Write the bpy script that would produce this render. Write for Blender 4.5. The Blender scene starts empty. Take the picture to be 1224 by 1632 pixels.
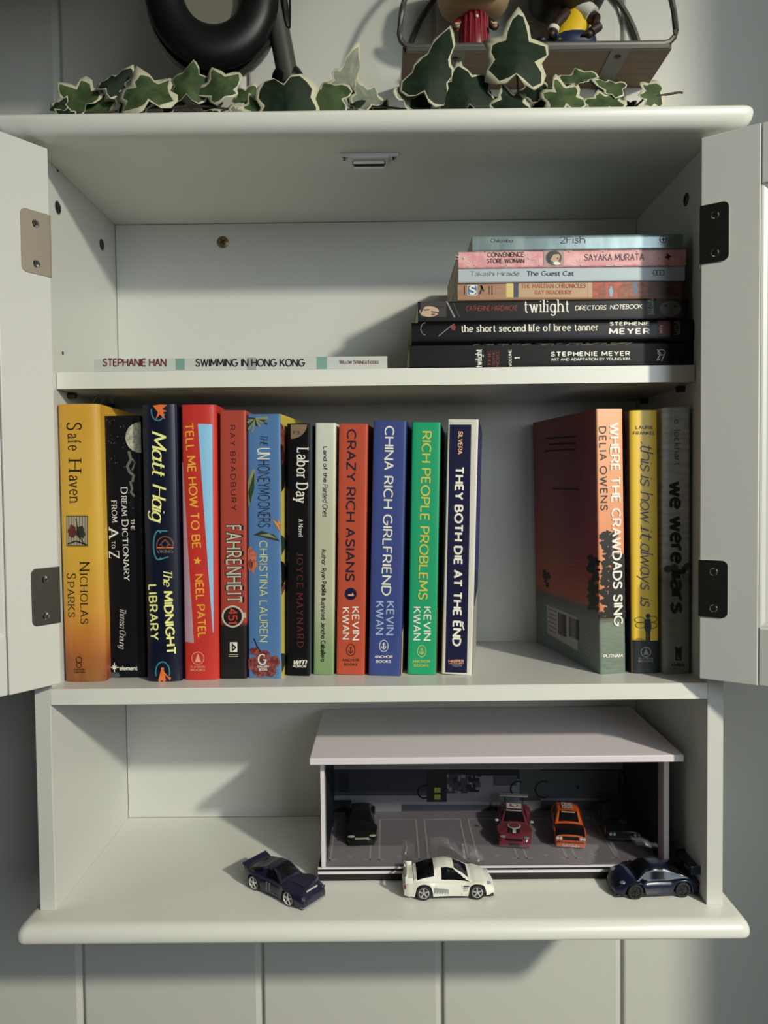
import bpy, bmesh, math, random
from mathutils import Vector, Matrix, Euler
random.seed(7)
S = bpy.context.scene
COL = S.collection
R = math.radians

# ---------------------------------------------------------------- camera, world, lights, exposure
F = 1194.5; CAM = Vector((0.00892, -0.62, 0.03576)); YAW = 0.00412; PIT = -0.03395; ROL = -0.01078
def ray(u, v):
    X, Y = (u-612)/F, (v-816)/F
    c, s = math.cos(ROL), math.sin(ROL); X, Y = c*X+s*Y, -s*X+c*Y
    d = (X, 1.0, -Y)
    c, s = math.cos(PIT), math.sin(PIT); d = (d[0], c*d[1]-s*d[2], s*d[1]+c*d[2])
    c, s = math.cos(YAW), math.sin(YAW); return Vector((c*d[0]-s*d[1], s*d[0]+c*d[1], d[2]))
def aty(u, v, y):
    d = ray(u, v); return CAM + d*((y-CAM.y)/d.y)
def atz(u, v, z):
    d = ray(u, v); return CAM + d*((z-CAM.z)/d.z)
cd = bpy.data.cameras.new('camera'); cam = bpy.data.objects.new('camera', cd); COL.objects.link(cam); S.camera = cam
cd.sensor_fit = 'VERTICAL'; cd.sensor_height = 32; cd.sensor_width = 24; cd.lens = F/1632*32; cd.clip_start = .01
o = ray(612, 816); rx = (ray(712, 816)-o).normalized(); ry = (ray(612, 716)-o).normalized(); rz = -o.normalized()
cam.matrix_world = Matrix(((rx.x, ry.x, rz.x, CAM.x), (rx.y, ry.y, rz.y, CAM.y), (rx.z, ry.z, rz.z, CAM.z), (0, 0, 0, 1)))

w = bpy.data.worlds.new('room_light'); S.world = w; w.use_nodes = True
w.node_tree.nodes['Background'].inputs[0].default_value = (.62, .68, .72, 1)
w.node_tree.nodes['Background'].inputs[1].default_value = .015
def light(name, kind, loc, energy, color, size, target=None):
    l = bpy.data.lights.new(name, kind); l.energy = energy; l.color = color
    if kind == 'AREA': l.size = size
    else: l.shadow_soft_size = size
    ob = bpy.data.objects.new(name, l); COL.objects.link(ob); ob.location = loc
    if target: ob.rotation_euler = (Vector(target)-Vector(loc)).to_track_quat('-Z', 'Y').to_euler()
    return ob
lamp = light('room_lamp', 'SPOT', (1.33, -1.47, .855), 168, (1, .94, .79), .055, (.05, .15, -.62)); lamp.data.spot_size = R(74); lamp.data.spot_blend = 1
light('window_daylight', 'AREA', (1.15, -1.95, .58), 17, (.88, .97, 1.03), 1.0, (0, .1, 0))
light('room_bounce', 'AREA', (.15, -2.3, -.3), 1.9, (1, .98, .94), 1.4, (.1, .1, -.05))   # the dim room behind the viewer
S.view_settings.view_transform = 'Standard'; S.view_settings.look = 'None'; S.view_settings.exposure = 0.0
S.view_settings.gamma = 1; S.view_settings.use_curve_mapping = False

# ---------------------------------------------------------------- materials
def lin(c): c /= 255; return c/12.92 if c <= .04045 else ((c+.055)/1.055)**2.4
def col(c, k=1.2): return tuple(min(.92, lin(x)*k) for x in c) + (1,)
MATS = {}
def mat(name, c, rough=.5, metal=0, spec=.5, k=1.22, bump=None, grad=None, noise=None, coat=0):
    if name in MATS: return MATS[name]
    m = bpy.data.materials.new(name); m.use_nodes = True; nt = m.node_tree; b = nt.nodes['Principled BSDF']
    b.inputs['Base Color'].default_value = col(c, k); b.inputs['Roughness'].default_value = rough
    b.inputs['Metallic'].default_value = metal; b.inputs['Specular IOR Level'].default_value = spec
    if coat: b.inputs['Coat Weight'].default_value = coat; b.inputs['Coat Roughness'].default_value = .08
    L = nt.links.new; src = None
    tc = nt.nodes.new('ShaderNodeTexCoord')
    if grad:      # (axis, lo, hi, [(pos, colour), ...])
        sp = nt.nodes.new('ShaderNodeSeparateXYZ'); L(tc.outputs['Object'], sp.inputs[0])
        mr = nt.nodes.new('ShaderNodeMapRange'); L(sp.outputs['XYZ'.index(grad[0])], mr.inputs['Value'])
        mr.inputs['From Min'].default_value = grad[1]; mr.inputs['From Max'].default_value = grad[2]
        cr = nt.nodes.new('ShaderNodeValToRGB'); L(mr.outputs[0], cr.inputs[0]); e = cr.color_ramp.elements
        while len(e) < len(grad[3]): e.new(.5)
        for i, (p, cc) in enumerate(grad[3]): e[i].position = p; e[i].color = col(cc, k)
        src = cr.outputs[0]
    if noise:     # (scale vector, colour, amount)
        mp = nt.nodes.new('ShaderNodeMapping'); L(tc.outputs['Object'], mp.inputs[0]); mp.inputs['Scale'].default_value = noise[0]
        nz = nt.nodes.new('ShaderNodeTexNoise'); L(mp.outputs[0], nz.inputs['Vector']); nz.inputs['Scale'].default_value = 1; nz.inputs['Detail'].default_value = 3
        cr = nt.nodes.new('ShaderNodeValToRGB'); L(nz.outputs['Fac'], cr.inputs[0])
        cr.color_ramp.elements[0].position = .42; cr.color_ramp.elements[1].position = .62
        cr.color_ramp.elements[0].color = (0, 0, 0, 1); a = noise[2]; cr.color_ramp.elements[1].color = (a, a, a, 1)
        mx = nt.nodes.new('ShaderNodeMixRGB'); L(cr.outputs[0], mx.inputs[0])
        if src: L(src, mx.inputs[1])
        else: mx.inputs[1].default_value = col(c, k)
        mx.inputs[2].default_value = col(noise[1], k); src = mx.outputs[0]
    if src: L(src, b.inputs['Base Color'])
    if bump:      # (scale, strength)
        nz = nt.nodes.new('ShaderNodeTexNoise'); L(tc.outputs['Object'], nz.inputs['Vector']); nz.inputs['Scale'].default_value = bump[0]
        bp = nt.nodes.new('ShaderNodeBump'); bp.inputs['Strength'].default_value = bump[1]; bp.inputs['Distance'].default_value = .0006
        L(nz.outputs['Fac'], bp.inputs['Height']); L(bp.outputs[0], b.inputs['Normal'])
    MATS[name] = m; return m
WHITE = mat('painted_white_dim', (205, 206, 200), .33, spec=.45, k=1.0, bump=(160, .05)); EDGE = mat('painted_white_lit', (210, 211, 203), .3, spec=.5, k=1.16, bump=(160, .04))  # one white in two tones: panels dimmed, edges brightened, to imitate the light
WALLP = mat('wall_paint', (192, 193, 184), .45, k=1.2, bump=(40, .25))
BLACK = mat('ink_black', (14, 14, 16), .45); INKW = mat('ink_white', (215, 212, 200), .5); PAPER = mat('paper', (176, 168, 146), .8, noise=((60, 60, 2500), (120, 112, 95), .5))
STEEL = mat('satin_steel', (190, 182, 168), .22, 1, k=1.0); STEELB = mat('brushed_steel', (164, 156, 143), .5, .9, k=1.0); CHROME = mat('chrome', (215, 215, 212), .12, 1, k=1.1)
DARKM = mat('dark_metal', (64, 62, 58), .45, .6)
_g = bpy.data.materials.new('clear_acrylic'); _g.use_nodes = True; nt = _g.node_tree; nt.nodes.remove(nt.nodes['Principled BSDF'])
tr = nt.nodes.new('ShaderNodeBsdfTransparent'); tr.inputs[0].default_value = (.93, .94, .94, 1); gl = nt.nodes.new('ShaderNodeBsdfGlossy'); gl.inputs['Roughness'].default_value = .02
lw = nt.nodes.new('ShaderNodeLayerWeight'); lw.inputs[0].default_value = .5; pw = nt.nodes.new('ShaderNodeMath'); pw.operation = 'POWER'; pw.inputs[1].default_value = 4; nt.links.new(lw.outputs['Facing'], pw.inputs[0]); fr = nt.nodes.new('ShaderNodeMath'); fr.operation = 'MULTIPLY_ADD'; fr.inputs[1].default_value = .7; fr.inputs[2].default_value = .05; nt.links.new(pw.outputs[0], fr.inputs[0]); mx = nt.nodes.new('ShaderNodeMixShader')
nt.links.new(fr.outputs[0], mx.inputs[0]); nt.links.new(tr.outputs[0], mx.inputs[1]); nt.links.new(gl.outputs[0], mx.inputs[2]); nt.links.new(mx.outputs[0], nt.nodes['Material Output'].inputs[0])
ACRYLIC = _g

# ---------------------------------------------------------------- object helpers
def tag(o, label=None, cat=None, group=None, kind=None):
    if label: o['label'] = label
    if cat: o['category'] = cat
    if group: o['group'] = group
    if kind: o['kind'] = kind
    return o
def empty(name, M=None, loc=None, **k):
    o = bpy.data.objects.new(name, None); COL.objects.link(o); o.empty_display_size = .02
    if M is not None: o.matrix_world = M
    if loc is not None: o.location = loc
    return tag(o, **k)
class MB:
    """collects vertices and faces; build() links ONE mesh object"""
    def __init__(s): s.v = []; s.f = []; s.m = []; s.mats = []
    def mi(s, m):
        if m not in s.mats: s.mats.append(m)
        return s.mats.index(m)
    def add(s, vs, fs, m):
        n = len(s.v); s.v += [tuple(x) for x in vs]; i = s.mi(m)
        for f in fs: s.f.append([n+j for j in f]); s.m.append(i)
    def box(s, x0, x1, y0, y1, z0, z1, m, r=0, M=None, seg=2):
        bm = bmesh.new(); bmesh.ops.create_cube(bm, size=1)
        for v in bm.verts: v.co = Vector(((x0+x1)/2+v.co.x*(x1-x0), (y0+y1)/2+v.co.y*(y1-y0), (z0+z1)/2+v.co.z*(z1-z0)))
        if r: bmesh.ops.bevel(bm, geom=bm.edges[:], offset=r, segments=seg, affect='EDGES', profile=.5)
        s.bm(bm, m, M)
    def bm(s, bm, m, M=None):
        bm.verts.index_update()
        vs = [(M @ v.co if M else v.co.copy()) for v in bm.verts]
        s.add(vs, [[v.index for v in f.verts] for f in bm.faces], m); bm.free()
    def sphere(s, c, r, m, M=None, seg=14, rings=10, p=1.0):
        """ellipsoid; p<1 makes it boxier (superellipsoid)"""
        if not hasattr(r, '__len__'): r = (r, r, r)
        sg = lambda a: math.copysign(abs(a)**p, a)
        vs = [Vector((c[0], c[1], c[2]-r[2]))]; fs = []
        for i in range(1, rings):
            t = -math.pi/2+math.pi*i/rings
            for j in range(seg):
                a = 2*math.pi*j/seg
                vs.append(Vector((c[0]+r[0]*sg(math.cos(t))*sg(math.cos(a)), c[1]+r[1]*sg(math.cos(t))*sg(math.sin(a)), c[2]+r[2]*sg(math.sin(t)))))
        vs.append(Vector((c[0], c[1], c[2]+r[2]))); n = len(vs)-1
        for j in range(seg):
            k = (j+1) % seg; fs.append([0, 1+k, 1+j]); fs.append([n, n-seg+j, n-seg+k])
            for i in range(rings-2): a = 1+i*seg; fs.append([a+j, a+k, a+seg+k, a+seg+j])
        if M: vs = [M @ v for v in vs]
        s.add(vs, fs, m)
    def lathe(s, prof, m, M=None, seg=24, cap=True):
        """prof = [(r, z)...] about local z"""
        vs = []; fs = []
        for r, z in prof:
            for j in range(seg): a = 2*math.pi*j/seg; vs.append(Vector((r*math.cos(a), r*math.sin(a), z)))
        for i in range(len(prof)-1):
            for j in range(seg): k = (j+1) % seg; fs.append([i*seg+j, i*seg+k, (i+1)*seg+k, (i+1)*seg+j])
        if cap: fs.append([j for j in range(seg)][::-1]); fs.append([(len(prof)-1)*seg+j for j in range(seg)])
        if M: vs = [M @ v for v in vs]
        s.add(vs, fs, m)
    def tube(s, pts, r, m, seg=8, closed=False):
        pts = [Vector(p) for p in pts]; n = len(pts); vs = []; fs = []
        rr = r if hasattr(r, '__len__') else [r]*n
        up = Vector((.13, .21, .97))
        for i, p in enumerate(pts):
            a = pts[(i-1) % n] if (i or closed) else p; b = pts[(i+1) % n] if (i < n-1 or closed) else p
            t = (b-a).normalized(); x = t.cross(up)
            if x.length < .05: x = t.cross(Vector((1, 0, 0)))
            x.normalize(); y = t.cross(x)
            for j in range(seg): q = 2*math.pi*j/seg; vs.append(p+(x*math.cos(q)+y*math.sin(q))*rr[i])
        for i in range(n if closed else n-1):
            for j in range(seg): k = (j+1) % seg; h = (i+1) % n; fs.append([i*seg+j, i*seg+k, h*seg+k, h*seg+j])
        if not closed: fs.append(list(range(seg))[::-1]); fs.append([(n-1)*seg+j for j in range(seg)])
        s.add(vs, fs, m)
    def loft(s, secs, m, closed=False, caps=True, mf=None):
        n = len(secs[0]); vs = [p for q in secs for p in q]; b = len(s.v); s.v += [tuple(p) for p in vs]
        for i in range(len(secs)-1):
            for j in range(n if closed else n-1):
                k = (j+1) % n; s.f.append([b+i*n+j, b+i*n+k, b+(i+1)*n+k, b+(i+1)*n+j]); s.m.append(s.mi(mf(i, j) if mf else m))
        if caps:
            s.f.append([b+j for j in range(n)][::-1]); s.m.append(s.mi(m)); s.f.append([b+(len(secs)-1)*n+j for j in range(n)]); s.m.append(s.mi(m))
    def build(s, name, parent=None, smooth=False, fix=True, **k):
        me = bpy.data.meshes.new(name); me.from_pydata(s.v, [], s.f)
        for m in s.mats: me.materials.append(m)
        me.polygons.foreach_set('material_index', s.m)
        if fix:
            bm = bmesh.new(); bm.from_mesh(me); bmesh.ops.recalc_face_normals(bm, faces=bm.faces); bm.to_mesh(me); bm.free()
        if smooth: me.shade_smooth(); me.set_sharp_from_angle(angle=R(smooth if smooth is not True else 40))
        o = bpy.data.objects.new(name, me); COL.objects.link(o)
        if parent: o.parent = parent
        return tag(o, **k)
def axis_mat(o, x, y, z=None):
    x = Vector(x).normalized(); y = Vector(y); z = x.cross(y).normalized() if z is None else Vector(z).normalized(); y = z.cross(x)
    return Matrix(((x.x, y.x, z.x, o[0]), (x.y, y.y, z.y, o[1]), (x.z, y.z, z.z, o[2]), (0, 0, 0, 1)))

# ---------------------------------------------------------------- a small stroke font (units: cap height 10)
G = {}
for ln in '''A 7|0,0 3.5,10 7,0|1.2,3.4 5.8,3.4
B 6|0,0 0,10|0,10 3,10 @3,7.6,2.3,2.4,90,-90 0,5.2|0,5.2 3.2,5.2 @3.2,2.6,2.8,2.6,90,-90 0,0
C 7.4|@4.3,5,4.3,5,48,312
D 7.3|0,0 0,10|0,10 2.6,10 @2.6,5,4.7,5,90,-90 0,0
E 5.3|0,10 0,0|5.1,10 0,10|5.3,0 0,0|0,5.2 4.4,5.2
F 5|0,10 0,0|5,10 0,10|0,5.1 4.2,5.1
G 8.3|@4.3,5,4.3,5,48,356 8.5,4.6 5.2,4.6
H 7|0,0 0,10|7,0 7,10|0,5.2 7,5.2
I 0.4|0.2,0 0.2,10
J 4|4,10 4,2.6 @2,2.4,2,2.4,0,-150
K 6.3|0,0 0,10|6,10 0,3.8|2.1,5.9 6.5,0
L 5|0,10 0,0|5,0 0,0
M 8.6|0,0 0.5,10 4.3,2.2 8.1,10 8.6,0
N 7.2|0,0 0,10 7.2,0 7.2,10
O 8.8|@4.4,5,4.4,5,0,360
P 5.9|0,0 0,10|0,10 3,10 @3,7.2,2.9,2.8,90,-90 0,4.4
Q 8.8|@4.4,5,4.4,5,0,360|5.4,2.6 8.6,-.6
R 6.2|0,0 0,10|0,10 3,10 @3,7.2,2.9,2.8,90,-90 0,4.4|3,4.4 6.2,0
S 5.8|~5.4,8.4 4.6,9.5 2.9,10 1.1,9.3 .5,7.6 1.4,6.1 2.9,5.3 4.6,4.4 5.5,2.7 4.7,.7 2.8,0 1,.4 .1,1.9
T 6.4|3.2,0 3.2,10|0,10 6.4,10
U 7|0,10 0,3.4 @3.5,3.4,3.5,3.4,180,360 7,10
V 7|0,10 3.5,0 7,10
W 10.6|0,10 2.7,0 5.3,9.5 7.9,0 10.6,10
X 6.6|0,10 6.6,0|6.6,10 0,0
Y 6.6|0,10 3.3,4.8 6.6,10|3.3,4.8 3.3,0
Z 6.4|0,10 6.4,10 0,0 6.4,0
a 5|~.5,5.3 1.4,6.4 2.8,6.7 4.2,6.1 4.8,4.5|4.8,4.8 4.8,0|~4.8,3.9 2.4,3.7 .7,2.9 .2,1.7 .9,.3 2.3,0 3.8,.6 4.8,2
@ 5.2|@2.6,3.35,2.6,3.35,40,320|5.1,6.9 4.9,1.2 5.6,0
b 5.7|0,0 0,10.4|@2.9,3.35,2.8,3.35,0,360
c 5.2|@3,3.35,3,3.35,48,312
d 5.6|@2.7,3.35,2.7,3.35,0,360|5.6,10.4 5.6,0
e 5.8|5.8,3.6 .1,3.6|@2.95,3.35,2.9,3.35,5,315
f 3.4|1.3,0 1.3,8.3 @3.1,8.3,1.8,2.1,180,80|0,6.5 3.2,6.5
g 5.4|@2.7,3.35,2.7,3.35,0,360|5.4,6.7 5.4,-.6 @2.8,-.6,2.6,2.3,0,-150
h 5.2|0,0 0,10.4|0,3.9 @2.6,4.1,2.6,2.6,180,0 5.2,0
i 0.4|0.2,0 0.2,6.6|.2,8.7 .2,9.3
j 1.4|1.4,6.6 1.4,-.6 @-.2,-.6,1.6,2,0,-100|1.4,8.7 1.4,9.3
k 5|0,0 0,10.4|4.7,6.6 0,2.6|1.6,4 5,0
l 0.4|0.2,0 0.2,10.4
m 8.4|0,0 0,6.6|0,4.4 @2.1,4.5,2.1,2.2,180,0 4.2,0|4.2,4.4 @6.3,4.5,2.1,2.2,180,0 8.4,0
n 5|0,0 0,6.6|0,4.1 @2.5,4.2,2.5,2.5,180,0 5,0
o 6|@3,3.35,3,3.35,0,360
p 5.7|0,6.6 0,-3|@2.9,3.35,2.8,3.35,0,360
q 5.6|@2.7,3.35,2.7,3.35,0,360|5.6,6.6 5.6,-3
r 3|0,0 0,6.6|0,4 @2.2,4.3,2.2,2.4,180,65
s 4.2|~3.9,5.6 3.2,6.4 2.1,6.7 .8,6.2 .4,5.1 1.1,4.1 2.1,3.6 3.4,3 3.9,1.8 3.3,.5 2,0 .7,.3 0,1.3
t 3.3|1.4,9 1.4,1.8 @3.1,1.8,1.7,1.8,180,290|0,6.5 3.2,6.5
u 5|0,6.6 0,2.5 @2.5,2.5,2.5,2.5,180,360 5,6.6|5,6.6 5,0
v 5|0,6.6 2.5,0 5,6.6
w 8|0,6.6 2,0 4,6.2 6,0 8,6.6
x 4.8|0,6.6 4.8,0|4.8,6.6 0,0
y 5|0,6.6 2.5,0|5,6.6 2.5,0 1.2,-3
z 4.6|0,6.6 4.6,6.6 0,0 4.6,0
1 2|0,8 2,10 2,0
2 5.6|~.2,7.6 .9,9.4 2.8,10 4.8,9.2 5.3,7.4 4.6,5.4 2.6,3 .2,.2|0,0 5.6,0
3 5.6|@2.6,7.5,2.5,2.5,150,-90|@2.6,2.6,2.9,2.6,90,-150
4 6|4.6,0 4.6,10 0,2.8 6,2.8
5 5.4|5,10 1,10 .7,5.6|~.7,5.6 2.6,6.3 4.6,5.4 5.4,3.2 4.6,.9 2.4,0 .2,1
0 6.4|@3.2,5,3.2,5,0,360
. 0.6|.3,0 .3,.6
: 0.6|.3,0 .3,.6|.3,5 .3,5.6
, 0.6|.4,.6 0,-1.6'''.split('\n'):
    a = ln.split('|'); g, adv = a[0].rsplit(' ', 1); G[g] = (float(adv), a[1:])
def stroke_pts(s):
    smooth = s.startswith('~'); s = s.lstrip('~'); P = []
    for t in s.split():
        if t[0] == '@':
            cx, cy, rx, ry, a0, a1 = map(float, t[1:].split(',')); n = max(4, int(abs(a1-a0)/24))
            for i in range(n+1): a = R(a0+(a1-a0)*i/n); P.append((cx+rx*math.cos(a), cy+ry*math.sin(a)))
        else: P.append(tuple(map(float, t.split(','))))
    if smooth:
        Q = []
        for i in range(len(P)-1):
            a, b, c, d = P[max(0, i-1)], P[i], P[i+1], P[min(len(P)-1, i+2)]
            for t in (0, .5): Q.append(tuple(.5*(2*b[k]+(c[k]-a[k])*t+(2*a[k]-5*b[k]+4*c[k]-d[k])*t*t+(3*b[k]-a[k]-3*c[k]+d[k])*t**3) for k in (0, 1)))
        P = Q+[P[-1]]
    R_ = [P[0]]
    for p in P[1:]:
        if abs(p[0]-R_[-1][0])+abs(p[1]-R_[-1][1]) > .02: R_.append(p)
    return R_
def text_mesh(txt, pen=1.3, thin=1.0, serif=0, shear=0, small=0, gap=1.6, join=False):
    """2-D triangles of a line of text -> (verts, faces, width)"""
    V = []; Fc = []; X = 0
    def quad(a, b, c, d): n = len(V); V.extend((a, b, c, d)); Fc.append([n, n+1, n+2, n+3])
    hw = lambda dx, dy: pen/2*(thin+(1-thin)*abs(dy)/(math.hypot(dx, dy)+1e-9))
    for ch in (txt.replace('a', '@') if join else txt):
        if ch == ' ': X += 4.2; continue
        sc = 1
        if small and ch.islower(): ch = ch.upper(); sc = small
        adv, st = G.get(ch, G['.'])
        for s in st:
            P = [(X+p[0]*sc, p[1]*sc) for p in stroke_pts(s)]
            closed = math.hypot(P[0][0]-P[-1][0], P[0][1]-P[-1][1]) < .1 and len(P) > 5
            n = len(P); runs = []; cur = [0]
            for i in range(1, n-1):
                d1 = math.atan2(P[i][1]-P[i-1][1], P[i][0]-P[i-1][0]); d2 = math.atan2(P[i+1][1]-P[i][1], P[i+1][0]-P[i][0])
                cur.append(i)
                if abs((d2-d1+math.pi) % (2*math.pi)-math.pi) > .8: runs.append(cur); cur = [i]
            cur.append(n-1); runs.append(cur)
            for q, run in enumerate(runs):
                L_ = []
                for k, i in enumerate(run):
                    a = P[run[k-1]] if k else (P[-2] if closed and len(runs) == 1 else P[i]); b = P[run[k+1]] if k < len(run)-1 else (P[1] if closed and len(runs) == 1 else P[i])
                    dx, dy = b[0]-a[0], b[1]-a[1]; l = math.hypot(dx, dy)+1e-9; h = hw(dx, dy)
                    ex = 0
                    if len(runs) > 1 and ((k == 0 and q) or (k == len(run)-1 and q < len(runs)-1)): ex = h*.55*(1 if k else -1)
                    L_.append((P[i][0]+dx/l*ex, P[i][1]+dy/l*ex, -dy/l*h, dx/l*h))
                for k in range(len(L_)-1):
                    a, b = L_[k], L_[k+1]; quad((a[0]-a[2], a[1]-a[3]), (b[0]-b[2], b[1]-b[3]), (b[0]+b[2], b[1]+b[3]), (a[0]+a[2], a[1]+a[3]))
            if len(runs) > 1:
                for run in runs[1:]:
                    x, y = P[run[0]]; r = pen*.5*max(thin, .55)*.96; n0 = len(V); V.extend([(x+r*math.cos(t*math.pi/3), y+r*math.sin(t*math.pi/3)) for t in range(6)]); Fc.append(list(range(n0, n0+6)))
            if serif and not closed:
                for e, f in ((0, 1), (-1, -2)):
                    p, q = P[e], P[f]; dx, dy = abs(p[0]-q[0]), abs(p[1]-q[1]); y = p[1]/sc
                    if any(abs(y-t) < .35 for t in (0, 10, 10.4, 6.6, -3)) and dy > dx*.9 and len(P) < 12 or (dy > dx*1.5 and ch in 'hnmru' and abs(y) < .3):
                        h = serif*1.35+pen*.3; t = max(.45, pen*max(thin, .4)*.8); yy = p[1]+(t*.5 if y < 5 else -t*.5) if y < 9 else p[1]-t*.5
                        l = h if not (y > 6 and ch.islower()) else h*.2; quad((p[0]-h, yy-t/2), (p[0]+l, yy-t/2), (p[0]+l, yy+t/2), (p[0]-h, yy+t/2))
                    elif dx > dy*2 and ch in 'EFLTZz' or (ch in 'CGSs' and e == 0):
                        t = pen*.45; y0 = p[1]; s_ = -1 if y0 > 5*sc else 1
                        if abs(y0-5.2) > 1: quad((p[0]-t, y0), (p[0], y0), (p[0], y0+s_*2.2*sc), (p[0]-t*.4, y0+s_*2.2*sc))
        if join and (ch.islower() or ch == '@'): quad((X-gap*1.1, -.1), (X+.3, .7), (X+.3, .7+pen*.6), (X-gap*1.1, -.1+pen*.6))
        X += (adv+gap)*sc + (serif*1.4 if serif else 0)
    V = [(x+shear*y, y) for x, y in V]
    return V, Fc, max(1, X-gap)
def clip_strip(poly, lo, hi):
    for s, lim in ((1, lo), (-1, hi)):
        out = []
        for i, p in enumerate(poly):
            q = poly[(i+1) % len(poly)]; a, b = s*(p[0]-lim), s*(q[0]-lim)
            if a >= 0: out.append(p)
            if (a > 0) != (b > 0) and a != b: t = a/(a-b); out.append((p[0]+(q[0]-p[0])*t, p[1]+(q[1]-p[1])*t))
        poly = out
        if len(poly) < 3: return []
    return poly
class Surf:
    """a printed face: origin o, axes a and b (local to matrix M); photo pixels -> (a, b) -> 3-D"""
    def __init__(s, M, o, a, b, bulge=None, crop=(0, 0, 1)):
        s.M = M; s.o = Vector(o); s.a = Vector(a).normalized(); s.b = Vector(b).normalized(); s.n = s.a.cross(s.b)
        s.bulge = bulge; s.crop = crop; s.Mi = M.inverted(); s.lim = None
    def loc(s, x, y):
        u, v = s.crop[0]+x/s.crop[2], s.crop[1]+y/s.crop[2]
        c = s.Mi @ CAM; d = s.Mi.to_3x3() @ ray(u, v); t = (s.o-c).dot(s.n)/d.dot(s.n); p = c+d*t-s.o
        return p.dot(s.a), p.dot(s.b)
    def put(s, a, b, lift):
        p = s.o+s.a*a+s.b*b+s.n*lift
        if s.bulge: p += s.n*s.bulge(a)
        return p
    def tri(s, mb, pts, m, lift=.00012):
        """polygon given in (a, b)"""
        if s.lim: pts = clip_strip(pts, 0.0002, s.lim-.0002)
        if len(pts) < 3: return
        if s.bulge:
            lo, hi = min(p[0] for p in pts), max(p[0] for p in pts); n = max(1, math.ceil((hi-lo)/.0025))
            parts = [clip_strip(pts, lo+(hi-lo)*i/n, lo+(hi-lo)*(i+1)/n) for i in range(n)]
        else: parts = [pts]
        for q in parts:
            if len(q) > 2: mb.add([s.put(x, y, lift) for x, y in q], [list(range(len(q)))], m)
    def poly(s, mb, px, m, lift=.00012): s.tri(mb, [s.loc(*p) for p in px], m, lift)
    def rect(s, mb, x0, y0, x1, y1, m, lift=.00012): s.poly(mb, [(x0, y0), (x1, y0), (x1, y1), (x0, y1)], m, lift)
    def disc(s, mb, x, y, rx, m, ry=None, lift=.00015, n=20, jag=0):
        ry = ry or rx
        s.poly(mb, [(x+rx*(1+random.uniform(-jag, jag))*math.cos(i*2*math.pi/n), y+ry*(1+random.uniform(-jag, jag))*math.sin(i*2*math.pi/n)) for i in range(n)], m, lift)
    def line(s, mb, px, wpx, m, lift=.00018, closed=False):
        P = list(px)+([px[0]] if closed else [])
        for i in range(len(P)-1):
            (x0, y0), (x1, y1) = P[i], P[i+1]; l = math.hypot(x1-x0, y1-y0)+1e-9; nx, ny = -(y1-y0)/l*wpx/2, (x1-x0)/l*wpx/2; ex, ey = (x1-x0)/l*wpx*.2, (y1-y0)/l*wpx*.2
            s.poly(mb, [(x0+nx-ex, y0+ny-ey), (x1+nx+ex, y1+ny+ey), (x1-nx+ex, y1-ny+ey), (x0-nx-ex, y0-ny-ey)], m, lift)
    def ring(s, mb, x, y, rx, wpx, m, ry=None, a0=0, a1=360, lift=.0002):
        ry = ry or rx; n = 24
        s.line(mb, [(x+rx*math.cos(R(a0+(a1-a0)*i/n)), y+ry*math.sin(R(a0+(a1-a0)*i/n))) for i in range(n+1)], wpx, m, lift)
    def text(s, mb, txt, x0, y0, x1, y1, h, m, lift=.00025, **k):
        """baseline from (x0,y0) to (x1,y1) in photo pixels of the crop, capital height h"""
        V, Fc, W = text_mesh(txt, **k)
        l = math.hypot(x1-x0, y1-y0); ux, uy = (y1-y0)/l*h, -(x1-x0)/l*h
        A = Vector(s.loc(x0, y0)); B = Vector(s.loc(x1, y1)); U = Vector(s.loc(x0+ux, y0+uy))-A; D = (B-A)
        P = [A+D*(x/W)+U*(y/10) for x, y in V]
        lf = [0]*len(P)
        for i, f in enumerate(Fc):
            for j in f: lf[j] = i*1.5e-6
        mb.add([s.put(p.x, p.y, lift+q) for p, q in zip(P, lf)], Fc, m)

# ================================================================ setting: panelled wall and an added, unseen wall return on the right
ZB, ZS2, ZS1, ZT = -.319, -.1305, .1368, .314
wb = empty('wall_back', loc=(0, .182, 0), kind='structure')
gx = [-.331+.197*i for i in range(-4, 6)]
for i in range(len(gx)-1):
    x0, x1 = gx[i], min(gx[i+1], .66)
    if x0 > .6: break
    m = MB(); e = .0065
    secs = [[Vector((x, y, z)) for x, y in ((x0+.0022, .006), (x0+.0028, .0008), (x0+.0045, 0), (x1-e, 0), (x1-.001, .0035), (x1-.0005, .006), (x1, .012), (x0, .012))] for z in (-1.2, 1.2)]
    m.loft(secs, WALLP, closed=True); m.build('panel', wb)
m = MB(); m.box(gx[0], .66, .006, .03, -1.2, 1.2, WALLP); m.build('backing', wb)
m = MB(); m.box(.66, .76, -.36, .212, -1.2, 1.2, WALLP, .004); m.build('added_wall_return', kind='structure')  # out of view, added to cast shade on the strip right of the cabinet
m = MB(); m.box(-.75, .03, -.12, .187, .575, .59, WALLP, .002); m.box(-.75, .03, -.12, -.10, .512, .576, WALLP, .002); m.build('added_shade_ledge_1', kind='structure')   # unseen ledge, added above the cabinet to shade the upper left wall

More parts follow.
